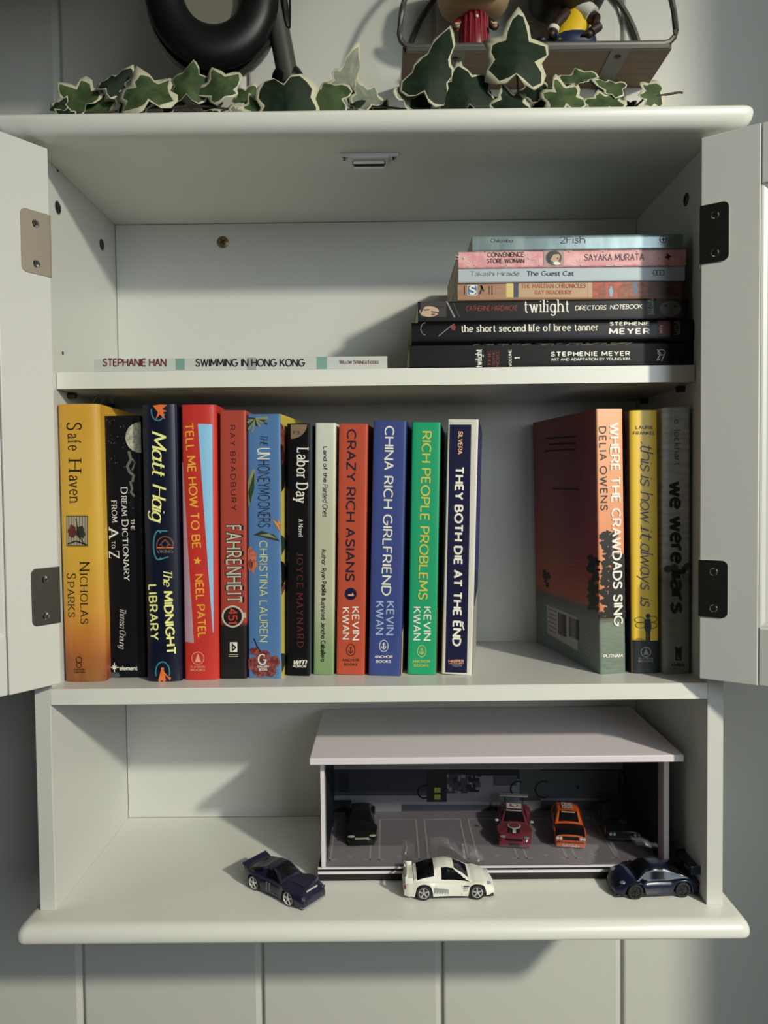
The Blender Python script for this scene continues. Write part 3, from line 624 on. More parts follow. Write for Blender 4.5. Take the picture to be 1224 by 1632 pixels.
# 8 pale green paperback
b = Book('paperback_book', 'thin pale green and white paperback with small black lettering', UP, (541, 650, 552, 1549, 188), .040, ZS2, ang=-6, crop=C6,
         spine=mat('cover_pale_green', (0, 0, 0), .42, grad=('Z', 0, .22, [(0, (112, 140, 94)), (.12, (130, 152, 110)), (.3, (172, 174, 146)), (.6, (176, 176, 152)), (1, (196, 200, 186))])), left=mat('cover_mint', (120, 140, 132), .5))
K = dict(pen=1.5, gap=1.8)
b.T('title_lettering', 'Land of the', 598, 313, 598, 505, 19, BLACK, **K); b.T('title_lettering', 'Painted Ones', 594, 515, 594, 690, 27, BLACK, pen=1.0, shear=.25)
b.T('author_lettering', 'Author: Ryan Padilla', 588, 868, 590, 1116, 22, BLACK, **K); b.T('author_lettering', 'Illustrated: Jericho Caballero', 586, 1132, 585, 1475, 22, BLACK, **K); b.done()

# 9-11 trilogy
def trilogy(label, px, y, base, title, tm, tl, kv, km, crop, anchor, am, right=None, nm2=None):
    b = Book('paperback_book', label, UP, px, y, ZS2, ang=-6, crop=crop, spine=base, right=right or base)
    b.T('title_lettering', title, *tl, tm, pen=1.5, gap=2.2)
    for t, q in kv: b.T('author_lettering', t, *q, km, pen=1.5, gap=2.4)
    cx, cy = anchor; a = b.mb('publisher_mark'); b.spine.ring(a, cx, cy, 23, 3.5, am, 31); b.spine.line(a, [(cx, cy-18), (cx, cy+16)], 4, am); b.spine.line(a, [(cx-11, cy+2), (cx-9, cy+11), (cx, cy+17), (cx+9, cy+11), (cx+11, cy+2)], 3.5, am); b.spine.line(a, [(cx-7, cy-10), (cx+7, cy-10)], 3, am)
    return b
b = trilogy('burnt orange paperback with black title lettering and a navy number disc', (-83, 70, -67, 1551, 193), .039, mat('cover_burnt_orange', (172, 72, 48), .42), 'CRAZY RICH ASIANS', mat('ink_deep_navy', (22, 20, 40), .5), (-20, 222, -29, 1038, 44), (('KEVIN', (5, 1182, 8, 1358, 34)), ('KWAN', (-47, 1186, -46, 1354, 34))), INKW, C7, (-3, 1414), BLACK, right=mat('cover_orange_edge', (190, 92, 60), .42))
b.spine.disc(b.mb('title_lettering'), -4, 1110, 33, NAVY); b.T('title_lettering', '1', -17, 1106, -17, 1116, 28, LR, pen=2, lift=.0005)
for i, t in enumerate(('ANCHOR', 'BOOKS')): b.T('publisher_mark', t, -48+i*10, 1474+i*24, 42-i*10, 1474+i*24, 12, BLACK, pen=1.7, gap=3)
b.done()
b = trilogy('royal blue paperback with white title lettering, between the orange and green ones', (92, 268, 120, 1548, 178), .0345, mat('cover_royal_blue', (52, 66, 122), .4), 'CHINA RICH GIRLFRIEND', INKW, (184, 204, 166, 1114, 46), (('KEVIN', (192, 1152, 190, 1330, 38)), ('KWAN', (136, 1152, 134, 1328, 38))), mat('ink_pale_blue', (150, 170, 200), .5), C7, (176, 1392), INKW, right=mat('cover_blue_edge', (34, 42, 84), .4))
for i, t in enumerate(('ANCHOR', 'BOOKS')): b.T('publisher_mark', t, 128+i*8, 1457+i*25, 222-i*8, 1457+i*25, 13, INKW, pen=1.9, gap=2.4)
A = b.right.loc(270, 1300)[1]; b.right.tri(b.mb('cover_corner'), [(.0004, 0.0005), (.03, 0.0005), (.03, A+.004), (.0004, A-.006)], mat('print_peach', (214, 172, 140), .5), .0002)
b.done()
YG = mat('ink_yellow_green', (190, 186, 76), .5)
b = trilogy('bright green paperback with yellow title lettering', (304, 458, 328, 1548, 185), .037, mat('cover_green', (26, 146, 100), .4), 'RICH PEOPLE PROBLEMS', YG, (386, 232, 364, 1138, 46), (('KEVIN', (394, 1182, 393, 1360, 36)), ('KWAN', (338, 1182, 337, 1358, 36))), INKW, C7, (381, 1420), YG, right=mat('cover_dark_green', (18, 84, 62), .4))
for i, t in enumerate(('ANCHOR', 'BOOKS')): b.T('publisher_mark', t, 332+i*8, 1481+i*23, 426-i*8, 1481+i*23, 12, YG, pen=1.7, gap=2.4)
A = b.right.loc(460, 1212)[1]; b.right.tri(b.mb('cover_corner'), [(.0004, 0.0005), (.03, 0.0005), (.03, A), (.0004, A)], mat('print_mustard', (206, 172, 62), .5), .0002)
b.done()

# 12 white edged navy paperback
b = Book('paperback_book', 'white bordered navy paperback at the right end of the left row', UP, (488, 653, 522, 1550, 170), .036, ZS2, ang=-8.5, crop=C7, depth=.13, spine=mat('cover_white', (196, 194, 184), .42), right=NAVY, left=NAVY)
s = b.spine; s.poly(b.mb('spine_panel'), [(533, 193), (650, 193), (626, 1539), (508, 1535)], mat('print_deep_navy', (10, 12, 50), .42)); K = dict(pen=2.2, gap=2.6)
b.T('author_lettering', 'SILVERA', 582, 230, 578, 352, 21, mat('ink_peach', (220, 176, 140), .5), pen=1.9)
b.T('title_lettering', 'THEY BOTH DIE AT THE END', 566, 424, 551, 1388, 40, mat('ink_bright_white', (225, 222, 208), .5), **K); s.line(b.mb('title_lettering'), [(596, 1262), (606, 1264), (602, 1280), (610, 1305)], 7, INKW, .0004)
b.T('publisher_mark', 'HARPER', 528, 1482, 608, 1482, 15, LR, pen=2); b.T('publisher_mark', 'TEEN', 544, 1504, 596, 1504, 13, GREYI, pen=1.6); s.line(b.mb('publisher_mark'), [(528, 1487), (608, 1487)], 2.5, LR)
A = b.right.loc(660, 1190)[1]; r_ = b.right
r_.tri(b.mb('front_cover_artwork'), [(.0006, .0005), (b.d-.001, .0005), (b.d-.001, A), (.0006, A-.002)], mat('print_off_white', (150, 148, 140), .5)); r_.tri(b.mb('front_cover_artwork'), [(.004, A+.03), (b.d-.002, A+.02), (b.d-.002, b.h-.004), (.02, b.h-.004)], mat('print_indigo', (44, 44, 104), .5), .0002)
b.done()

# 13 orange-pink hardcover turned to show its back cover
SK = mat('jacket_sunset', (0, 0, 0), .4, grad=('Z', 0, .225, [(0, (84, 104, 96)), (.10, (96, 112, 102)), (.19, (108, 122, 110)), (.222, (70, 62, 52)), (.24, (196, 112, 72)), (.6, (214, 140, 98)), (1, (222, 158, 116))]), noise=((90, 90, 900), (150, 150, 110), .25))
SKL = mat('jacket_back', (0, 0, 0), .4, grad=('Z', 0, .225, [(0, (92, 104, 100)), (.20, (88, 98, 94)), (.24, (78, 76, 70)), (.27, (150, 72, 48)), (1, (138, 76, 60))]))
b = Book('hardcover_book', 'orange to pink hardcover turned to show its back cover and barcode', UP, (395, 536, 374, 1549, 109), .031, ZS2, ang=11.5, crop=C8, depth=.140, spine=SK, left=SKL)
s = b.spine; a = b.mb('tree_artwork'); INB = mat('print_silhouette', (20, 19, 17), .5)
for i in range(230):
    y = random.uniform(775, 1235); x0 = 390+abs(y-1000)*.05; e = (y-770)/465
    x = random.uniform(392+(1-e)*30, 470+e*62) if y > 860 else random.uniform(405, 480)
    s.disc(a, x, y, random.uniform(7, 17), INB, random.uniform(6, 15), .0002+i*1e-6, n=7, jag=.35)
s.poly(a, [(470, 900), (528, 890), (532, 1238), (430, 1238), (450, 1000)], INB, .00035); s.line(a, [(393, 1238), (532, 1238)], 7, INB)
b.T('title_lettering', 'WHERE THE CRAWDADS SING', 449, 188, 471, 1280, 44, INKW, pen=1.9, gap=2.2, lift=.0006); b.T('author_lettering', 'DELIA OWENS', 391, 206, 400, 656, 35, BLACK, pen=1.5, gap=3.4)
b.T('publisher_mark', 'PUTNAM', 416, 1456, 516, 1452, 17, INKW, pen=2); s.line(b.mb('publisher_mark'), [(420, 1466), (512, 1462)], 3, GREYI)
l = b.left; TX = mat('ink_brown_dark', (60, 34, 28), .6); TX2 = mat('ink_brown_pale', (150, 100, 84), .6)
def bars(y0, x0, x1, m, n, step, slope, jitter=20, th=5):
    for i in range(n):
        x = x0+random.uniform(0, jitter); xe = x1-random.uniform(0, jitter); y = y0+i*step
        while x < xe:
            w_ = random.uniform(8, 26); l.line(b.mb('blurb_lettering'), [(x, y+slope*(x-x0)), (min(x+w_, xe), y+slope*(min(x+w_, xe)-x0))], th, m); x += w_+5
bars(195, 95, 285, TX2, 1, 30, -.12); bars(268, 95, 290, TX, 3, 34, -.06, 30, 10); bars(392, 105, 300, TX2, 3, 36, 0, 40); bars(540, 140, 280, TX, 1, 30, .02, 5, 10); bars(575, 120, 300, TX2, 4, 27, .08, 24); bars(716, 130, 310, TX2, 14, 24.5, .13, 10)
a = b.mb('barcode_panel'); l.poly(a, [(106, 1168), (270, 1236), (276, 1420), (110, 1322)], mat('print_label', (150, 148, 138), .6))
for i in range(20):
    x = 172+i*5.2+(9 if i > 8 else 0); y = 1210+(x-172)*.42; l.line(a, [(x, y), (x+1, y+118-(12 if i > 8 else 0))], random.choice((1.6, 2.4, 3.6)), BLACK, .0003)
for i in range(6): l.line(a, [(114, 1190+i*22), (160, 1208+i*23)], 3.2, TX, .0003)
for i in range(9): l.line(a, [(290, 1290+i*17), (355-i % 3*9, 1322+i*18)], 2.5, GREYI, .0003)
a = b.mb('tree_artwork#2')
for i in range(40): y = random.uniform(905, 1200); l.disc(a, random.uniform(340, 385), y, random.uniform(8, 20), INB, random.uniform(8, 20), .0002+i*1e-6, n=7, jag=.3)
a = b.mb('tree_artwork#3')
for i in range(10): l.disc(a, random.uniform(92, 120), random.uniform(990, 1100), 9, INB, 16, .0002+i*1e-6, n=7, jag=.3)
b.done()

# 14 yellow hardcover
b = Book('hardcover_book', 'yellow hardcover with slate script and a small winged child silhouette', UP, (569, 716, 556, 1541, 118), .0335, ZS2, ang=3, crop=C8, bulge=.0015, spine=mat('jacket_lemon', (214, 180, 58), .38), left=mat('jacket_navy_back', (22, 26, 52), .5), hard=True)
s = b.spine; DS = mat('ink_slate_blue', (62, 62, 82), .5)
s.rect(b.mb('spine_artwork'), 560, 1362, 722, 1545, mat('print_blue_black', (24, 28, 34), .45))
for i, (t, x0, x1, y) in enumerate((('LAURIE', 586, 678, 217), ('FRANKEL', 574, 690, 247))): b.T('author_lettering', t, x0, y, x1, y, 16, BLACK, pen=1.6, gap=2.6)
K = dict(pen=.85, shear=.18, gap=1.2, join=True)
for t, y0, y1 in (('this', 296, 440), ('is', 470, 520), ('how', 560, 715), ('it', 750, 808), ('always', 836, 1082), ('is', 1130, 1172)): b.T('title_lettering', t, 612, y0, 612, y1, 66, DS, **K)
a = b.mb('spine_artwork')
for cx, cy, t in ((608, 1250, 10), (612, 1278, -25), (676, 1246, -20), (674, 1280, 25)): s.ring(a, cx, cy, 27, 3, BLACK, 15)
s.disc(a, 652, 1228, 12, BLACK, 13, .0005); s.poly(a, [(636, 1244), (664, 1242), (670, 1290), (662, 1320), (640, 1320), (632, 1290)], BLACK, .0005); s.line(a, [(645, 1318), (644, 1362)], 10, BLACK, .0005); s.line(a, [(658, 1318), (658, 1362)], 10, BLACK, .0005)
for i in range(9): s.line(a, [(572+i*7, 1364), (570+i*8, 1364-random.uniform(6, 18))], 2.5, BLACK, .0005)
s.ring(b.mb('publisher_mark'), 640, 1423, 26, 5, GREYI); s.poly(b.mb('publisher_mark'), [(640, 1402), (656, 1438), (626, 1438)], GREYI, .0003); publisher(b, 640, 1462, 76, ['FLATIRON', 'BOOKS'], GREYI, 9); b.done()

# 15 grey paperback
b = Book('paperback_book', 'grey misty paperback with bold black title, last at the right of the shelf', UP, (736, 881, 736, 1546, 102), .031, ZS2, crop=C8, bulge=.001, spine=mat('cover_mist', (0, 0, 0), .45, k=2.6, grad=('Z', 0, .23, [(0, (86, 86, 80)), (.3, (96, 96, 90)), (.36, (80, 82, 80)), (.41, (118, 122, 122)), (1, (140, 143, 143))]), noise=((60, 60, 260), (70, 70, 64), .3)))
s = b.spine
b.T('author_lettering', 'e. lockhart', 795, 166, 797, 412, 32, BLACK, pen=1.0, gap=2.4); b.T('title_lettering', 'we were', 774, 508, 780, 940, 72, BLACK, pen=2.2, gap=1.8); b.T('title_lettering', 'liars', 780, 988, 782, 1208, 72, BLACK, pen=2.2, gap=1.8)
a = b.mb('horizon_artwork'); TM = mat('print_tree_mist', (66, 66, 60), .6)
for x, y, r in ((760, 975, 22), (795, 968, 22), (870, 960, 20), (850, 975, 16)): s.disc(a, x, y, r, TM, 20, .00012+x*1e-8)
a = b.mb('publisher_mark'); s.poly(a, [(800, 1392), (818, 1404), (836, 1392), (836, 1470), (800, 1470)], BLACK); s.line(a, [(812, 1438), (812, 1458), (828, 1458)], 3, GREYI, .0004); b.T('publisher_mark', 'EMBER', 784, 1500, 852, 1500, 13, BLACK, pen=2.2); b.done()

# ---- the stack on the upper shelf (bottom to top) and the lone thin book
z = ZS1+.0002
def stack(name, label, x0, x1, top, y=.031, ang=0, **k):
    global z
    b = Book(name, label, ST, (x0, top+60, x1, top), y, z, ang=ang, lay=True, crop=C3, **k); z = b.top+.0002; return b
b = stack('paperback_book', 'thick black paperback at the very bottom of the stack', 32, 1203, 495, .030, spine=BK, depth=.135)
s = b.spine; TR = mat('print_grass', (58, 62, 44), .6)
for i in range(34): x = 250+i*20; s.line(b.mb('spine_artwork'), [(x, 506+random.uniform(-6, 6)), (x+random.uniform(10, 45), 500+random.uniform(-5, 8))], 4, TR, .0002+i*1e-6)
b.T('title_lettering', 'twilight', 326, 600, 325, 527, 24, INKW, pen=1.7, thin=.52, serif=.7); b.T('title_lettering', 'VOLUME', 447, 596, 446, 528, 11, INKW, **SERB); b.T('title_lettering', '1', 480, 566, 480, 558, 20, INKW, **SERB)
for i, t in enumerate(('THE', 'GRAPHIC', 'NOVEL')): b.T('title_lettering', t, 362+i*17, 596, 362+i*17, 532, 11, REDI, **SERB)
b.T('author_lettering', 'STEPHENIE MEYER', 608, 555, 926, 552, 16, INKW, pen=2, gap=3.5); b.T('author_lettering', 'ART AND ADAPTATION BY YOUNG KIM', 608, 574, 926, 571, 10, INKW, pen=1.7, gap=1.8)
s.ring(b.mb('publisher_mark'), 1056, 540, 15, 3, INKW, 11); s.line(b.mb('publisher_mark'), [(1040, 528), (1052, 546), (1036, 574), (1050, 566)], 4, INKW); s.line(b.mb('publisher_mark'), [(1068, 548), (1056, 574)], 3, INKW); b.done()
b = stack('hardcover_book', 'black hardcover second from the bottom, with white storybook lettering and red patch', 40, 1188, 405, .0295, spine=mat('jacket_gloss_black', (8, 8, 9), .35, spec=.25), depth=.13, hard=True, bulge=.0012)
s = b.spine; b.T('title_lettering', 'the short second life of bree tanner', 243, 458, 798, 452, 27, INKW, pen=1.8, thin=.55, serif=.8)
b.T('author_lettering', 'STEPHENIE', 846, 431, 1004, 430, 13, INKW, pen=2.1, gap=3); b.T('author_lettering', 'MEYER', 844, 466, 1004, 465, 21, INKW, pen=2.1, gap=3.4)
s.rect(b.mb('spine_artwork#2'), 1040, 412, 1090, 474, mat('print_oxblood', (74, 24, 28), .5)); b.T('spine_artwork#2', 'MTV', 1058, 462, 1058, 430, 12, LR, lift=.0005, pen=2); b.T('publisher_mark', 'LITTLE', 1118, 468, 1118, 412, 10, GREYI, pen=1.6); b.T('publisher_mark', 'BROWN', 1130, 468, 1130, 412, 10, GREYI, pen=1.6)
s.ring(b.mb('spine_artwork#3'), 100, 445, 22, 2.5, GREYI, 26, 100, 260); s.line(b.mb('spine_artwork'), [(150, 475), (180, 450), (212, 425)], 3, GREYI); s.disc(b.mb('spine_artwork'), 210, 438, 9, REDI, 12, .0003, jag=.3); b.done()
b = stack('paperback_book', 'charcoal paperback third from the bottom, with pale faces at both ends of its spine', 66, 1166, 320, .031, spine=mat('cover_charcoal', (16, 17, 18), .45, spec=.25), depth=.125)
s = b.spine; FA = mat('print_skin', (176, 150, 128), .6); HA = mat('print_hair', (44, 38, 36), .6)
a = b.mb('portrait_artwork'); s.rect(a, 76, 322, 182, 396, HA); s.disc(a, 112, 374, 40, FA, 22, .0003); s.line(a, [(92, 368), (112, 366)], 4, HA, .0005); s.line(a, [(122, 374), (150, 378)], 4, HA, .0005); s.disc(a, 128, 386, 8, REDI, 3, .0005); s.poly(a, [(78, 322), (180, 322), (176, 356), (130, 350), (96, 352), (76, 386)], HA, .0004); s.line(a, [(182, 330), (215, 396)], 6, GREYI); s.line(a, [(210, 340), (235, 396)], 5, HA)
FG = mat('print_grey_face', (96, 92, 88), .6); a = b.mb('portrait_artwork#2'); s.rect(a, 1036, 322, 1140, 398, HA); s.disc(a, 1092, 362, 44, FG, 32, .0003); s.disc(a, 1072, 350, 9, BLACK, 5, .0004); s.disc(a, 1112, 352, 8, BLACK, 4, .0004); s.line(a, [(1092, 356), (1096, 374)], 4, HA, .0004); s.line(a, [(1080, 386), (1108, 386)], 4, REDI, .0004)
b.T('author_lettering', 'CATHERINE HARDWICKE', 262, 371, 470, 369, 19, mat('ink_brick', (136, 46, 44), .5), pen=1.1, shear=.12); b.T('title_lettering', 'twilight', 500, 377, 684, 375, 48, INKW, pen=1.5, thin=.5, serif=1, gap=2)
b.T('subtitle_lettering', 'DIRECTORS', 706, 368, 830, 366, 17, INKW, pen=1.5, shear=.14); b.T('subtitle_lettering', 'NOTEBOOK', 848, 365, 975, 361, 17, INKW, pen=1.5, shear=.14); b.T('publisher_mark', 'LITTLE', 1010, 384, 1010, 324, 10, GREYI, pen=1.6); b.T('publisher_mark', 'BROWN', 1024, 384, 1024, 324, 10, GREYI, pen=1.6); b.done()
b = stack('paperback_book', 'tan and orange paperback fourth from the bottom of the stack', 228, 1140, 250, .032, spine=mat('cover_tan', (150, 112, 86), .5, noise=((200, 200, 30), (110, 70, 50), .3)), depth=.118)
s = b.spine; a = b.mb('spine_artwork')
for x0, x1, mm in ((425, 454, mat('print_straw', (196, 176, 104), .5)), (456, 474, mat('print_steel_blue', (42, 52, 84), .5)), (476, 756, mat('print_putty', (170, 140, 106), .5)), (757, 775, MATS['print_putty']), (775, 905, mat('print_vermilion', (168, 70, 36), .5, noise=((300, 300, 120), (120, 60, 44), .8))), (905, 1000, mat('print_rust', (104, 50, 34), .5, noise=((300, 300, 120), (160, 90, 50), .6))), (1000, 1140, mat('print_umber', (52, 38, 34), .5, noise=((300, 300, 120), (110, 60, 40), .6)))): s.rect(b.mb('spine_artwork#%d' % x0), x0, 251, x1, 316, mm)
s.poly(a, [(842, 285), (852, 268), (860, 290), (856, 314), (846, 314)], mat('print_pale_sky', (120, 156, 180), .5), .0003); s.poly(a, [(935, 260), (955, 253), (962, 290), (948, 314)], mat('print_denim', (70, 86, 110), .5), .0003)
for x in (800, 880, 920): s.poly(a, [(x, 314), (x+8, 270), (x+26, 255), (x+30, 314)], MATS['print_rust'], .00025)
s.rect(a, 267, 266, 308, 308, INKW, .0003); s.rect(a, 270, 269, 305, 305, mat('print_cobalt', (40, 92, 140), .5), .0004); b.T('publisher_mark', 'S', 276, 302, 300, 302, 30, INKW, lift=.0006, pen=2); s.line(b.mb('publisher_mark'), [(318, 300), (328, 275), (322, 268), (334, 290)], 6, BLACK)
for x in (256, 356, 368): s.line(b.mb('publisher_mark'), [(x, 270), (x, 304)], 4, TX)
RB = mat('ink_rust', (150, 52, 36), .5); b.T('title_lettering', 'THE MARTIAN CHRONICLES', 488, 278, 750, 277, 16, RB, pen=1.5, thin=.52, serif=.8); b.T('author_lettering', 'RAY BRADBURY', 543, 304, 693, 303, 16, RB, pen=1.5, thin=.52, serif=.8); b.done()
b = stack('paperback_book', 'slim pale blue-grey paperback directly under the pink one', 231, 1151, 189, .031, spine=mat('cover_pale_blue', (158, 170, 176), .45), depth=.12)
b.T('author_lettering', 'Takashi Hiraide', 280, 229, 479, 228, 18, GREYI, pen=1.0); b.T('title_lettering', 'The Guest Cat', 510, 228, 699, 228, 18, mat('ink_indigo', (42, 44, 74), .5), pen=1.5)
GB = mat('ink_faint_grey', (118, 126, 130), .5)
for i in range(3): b.spine.ring(b.mb('publisher_mark'), 1030+i*14, 216, 8, 3, GB, 11)
b.spine.line(b.mb('publisher_mark'), [(1015, 218), (1040, 218)], 3, GB); b.spine.line(b.mb('publisher_mark'), [(1066, 204), (1066, 228)], 3, GB); b.done()
b = stack('paperback_book', 'pink patterned paperback with a small round portrait on its spine', 231, 1156, 119, .031, spine=mat('cover_pink', (196, 132, 136), .45, noise=((90, 90, 90), (214, 172, 166), .8)), depth=.12)
s = b.spine; PL = mat('print_petal_line', (214, 170, 166), .5); a = b.mb('floral_artwork')
for cx in list(range(250, 570, 44))+list(range(680, 1140, 46)):
    cy = 188-(cx % 3)*28
    for q in range(7): t = R(180+q*30); s.line(a, [(cx, cy), (cx+34*math.cos(t), cy+30*math.sin(t))], 2.2, PL, .0002)
a = b.mb('portrait_artwork'); s.rect(a, 577, 125, 660, 187, mat('print_grey_pink', (158, 132, 128), .5), .0003); s.disc(a, 618, 156, 33, mat('print_dark_disc', (70, 66, 60), .5), 30, .0004); s.disc(a, 622, 152, 20, FA, 22, .0005); s.poly(a, [(592, 150), (600, 130), (628, 126), (644, 140), (618, 142), (606, 160), (604, 176), (594, 170)], BLACK, .0006); s.disc(a, 634, 158, 4, REDI, lift=.0006); s.disc(a, 630, 178, 14, INKW, 7, .0006)
b.T('title_lettering', 'CONVENIENCE', 349, 152, 497, 150, 17, BLACK, pen=1.5); b.T('title_lettering', 'STORE WOMAN', 347, 177, 498, 176, 17, BLACK, pen=1.5); b.T('author_lettering', 'SAYAKA MURATA', 744, 167, 984, 164, 25, BLACK, pen=1.3, gap=2.2)
a = b.mb('publisher_mark'); s.poly(a, [(1064, 152), (1076, 142), (1080, 136), (1086, 144), (1098, 150), (1086, 156), (1088, 166), (1078, 160), (1072, 164), (1074, 155)], BLACK); b.done()
b = stack('paperback_book', 'silvery grey-blue paperback on the very top of the stack', 288, 1145, 57, .0315, spine=mat('cover_silver', (112, 128, 130), .22, .35, noise=((14, 60, 60), (150, 166, 166), .6)), depth=.11)
b.T('author_lettering', 'Chilombo', 363, 92, 452, 92, 13, mat('ink_dim', (60, 64, 66), .5), pen=1.3); b.T('title_lettering', '2Fish', 645, 96, 745, 95, 27, MATS['ink_slate'], pen=1.0); s = b.spine; s.ring(b.mb('publisher_mark'), 1063, 80, 14, 3, BLACK); s.line(b.mb('publisher_mark'), [(1063, 70), (1063, 90)], 3, BLACK); s.line(b.mb('publisher_mark'), [(1053, 80), (1073, 80)], 3, BLACK); b.done()
CL_ = (140, 550, 2.448)
b = Book('paperback_book', 'thin white paperback with teal bands lying alone on the upper shelf', ST, (25, 96, 1168, 42), .0305, ZS1+.0002, lay=True, crop=CL_, spine=mat('cover_frost', (176, 182, 176), .4), depth=.12)
s = b.spine; MR = mat('ink_maroon', (96, 26, 34), .5); TB = mat('print_teal_band', (110, 146, 136), .45)
for x0, x1, mm in ((343, 378, TB), (622, 657, mat('print_grey_band', (140, 144, 142), .45)), (893, 933, TB)): s.rect(b.mb('spine_artwork#%d' % x0), x0, 42, x1, 96, mm)
b.T('author_lettering', 'STEPHANIE HAN', 60, 81, 305, 81, 27, MR, pen=1.7, gap=1.8); b.T('title_lettering', 'SWIMMING IN HONG KONG', 422, 82, 845, 82, 27, BLACK, pen=1.7, gap=1.8)
x = 982
for t, w_ in (('Willow', 52), ('Springs', 58), ('Books', 42)): b.T('publisher_mark', t, x, 73, x+w_-4, 73, 14, MR, small=.8, pen=1.5, thin=.5); x += w_+2
b.done()

# ================================================================ the toy garage
GZ = ZB+.0125; GX0, GX1, GY0, GY1 = -.0535, .2585, .0425, .160; RT = -.2065
gar = empty('toy_garage', loc=(.1, .1, ZB), label='white display garage with clear front, parking bay floor and printed workshop backdrop', cat='display case')
def gp(name, f, parent=gar, **k):
    m = MB(); f(m); m.v = [(x-.1, y-.1, zz-ZB) for x, y, zz in m.v]; return m.build(name, parent, **k)
GWH = mat('garage_white', (206, 200, 202), .4, k=1.2)
gp('roof', lambda m: m.box(GX0-.0075, GX1+.0065, .0255, .170, RT, RT+.0060, GWH, .0006))
gp('side_panel', lambda m: m.box(GX0, GX0+.0035, GY0, GY1+.003, GZ, RT, GWH, .0003)); gp('side_panel', lambda m: m.box(GX1-.0045, GX1, GY0, GY1+.003, GZ, RT, GWH, .0003))
def base(m):
    m.box(GX0-.003, GX1+.003, GY0+.0012, GY1+.003, ZB+.0001, GZ-.001, BLACK); 
gp('base', base)
gp('base_stripe', lambda m: (m.box(GX0-.0032, GX1+.0032, GY0+.0004, GY0+.002, ZB+.0066, ZB+.0088, GWH), m.box(GX0-.0032, GX1+.0032, GY0+.0002, GY0+.002, GZ-.0012, GZ-.0001, GWH)), label='thin white stripes along the black base')
FLM = mat('garage_floor_print', (124, 116, 122), .55, k=1.22); LNM = mat('bay_line', (156, 150, 154), .55, k=1.22)
gp('floor_print', lambda m: m.box(GX0+.0035, GX1-.0045, GY0+.002, GY1, GZ-.0010, GZ, FLM))
fs = Surf(Matrix.Identity(4), (0, 0, GZ), (1, 0, 0), (0, 1, 0)); m = MB()
for i in range(7):
    xl = -.0478+.0452*i; xr = xl+.0385; y0, y1, t = .056, .138, .0018
    R_ = lambda a0, a1, b0, b1: fs.tri(m, [(a0, b0), (a1, b0), (a1, b1), (a0, b1)], LNM, .0002)
    if xr > GX1: break
    R_(xl, xl+t, y0, y1); R_(xr-t, xr, y0, y1); R_(xl, xr, y1, y1+t); R_(xl, xl+.0065, y0, y0+t); R_(xr-.0065, xr, y0, y0+t)
    c = (xl+xr)/2; fs.tri(m, [(c-.003, .065), (c, .0595), (c+.003, .065), (c, .063)], LNM, .0002)
m.v = [(x-.1, y-.1, zz-ZB) for x, y, zz in m.v]; m.build('bay_markings', gar)
# printed backdrop (photo-pixel shapes on a flat print at the back)
BD = mat('backdrop_navy', (36, 38, 52), .6); BD2 = mat('backdrop_slate', (52, 54, 66), .6); BD3 = mat('backdrop_grey', (120, 118, 124), .6); BD4 = mat('backdrop_green_grey', (66, 72, 72), .6); BD5 = mat('backdrop_black', (12, 12, 16), .6)
gp('backdrop', lambda m: m.box(GX0+.0035, GX1-.0045, GY1-.0012, GY1, GZ, RT, BD3))
gp('rear_wall', lambda m: m.box(GX0+.0035, GX1-.0045, GY1, GY1+.003, GZ, RT, GWH))
bs = Surf(Matrix.Identity(4), (0, GY1-.0013, 0), (1, 0, 0), (0, 0, 1)); m = MB()
for i, (x0, y0, x1, y1, mm) in enumerate(((517, 1226, 1060, 1236, BD5), (517, 1226, 690, 1262, BD), (517, 1262, 690, 1268, BD2), (540, 1232, 556, 1262, BD5), (680, 1228, 712, 1278, BD5), (712, 1233, 745, 1265, BD2), (746, 1240, 764, 1262, BD5), (640, 1282, 800, 1300, BD2), (517, 1275, 560, 1300, BD5), (788, 1236, 828, 1242, BD5), (786, 1236, 824, 1252, mat('backdrop_mid', (70, 70, 76), .6)), (828, 1226, 862, 1276, BD4), (858, 1228, 1000, 1260, BD4), (862, 1260, 1000, 1272, MATS['backdrop_mid']), (862, 1276, 990, 1300, BD4), (985, 1226, 1060, 1300, BD5))): bs.rect(m, x0, y0, x1, y1, mm, .0001+i*.00001)
for x, y in ((697, 1259), (697, 1270)): bs.rect(m, x-5, y-4, x+5, y+4, mat('backdrop_yellow', (150, 150, 60), .6), .0004)
for x, y, r in ((826, 1257, 12), (866, 1258, 13), (676, 1262, 10)): bs.ring(m, x, y, r, 2.2, BD5, a0=60, a1=300, lift=.0005)
for x in (618, 921): bs.rect(m, x-2, 1251, x+2, 1257, BD5, .0005)
for i in range(26): bs.rect(m, *(lambda x, y: (x, y, x+random.uniform(2, 9), y+random.uniform(2, 9)))(random.uniform(712, 760), random.uniform(1230, 1262)), random.choice((BD5, BD3, BD2)), .0006+i*1e-6)
BB = mat('backdrop_blue', (58, 84, 104), .6); bs.poly(m, [(978, 1272), (1020, 1266), (1052, 1276), (1054, 1300), (990, 1302)], BB, .0006)
for i in range(30):
    x, y = random.uniform(990, 1055), random.uniform(1232, 1300); bs.line(m, [(x, y), (x+random.uniform(-16, 16), y+random.uniform(-12, 12))], random.uniform(1, 3), random.choice((BD3, BD2, BB, BD5)), .0008+i*1e-6)
m.v = [(x-.1, y-.1, zz-ZB) for x, y, zz in m.v]; m.build('workshop_print', gar)
for sx, a in ((GX0+.0036, 1), (GX1-.0046, -1)):
    m = MB(); m.box(min(sx, sx+a*.0003), max(sx, sx+a*.0003), GY0+.014, GY1-.002, GZ, RT, BD5); m.v = [(x-.1, y-.1, zz-ZB) for x, y, zz in m.v]; m.build('side_print', gar, label='dark printed inner face of the side wall')
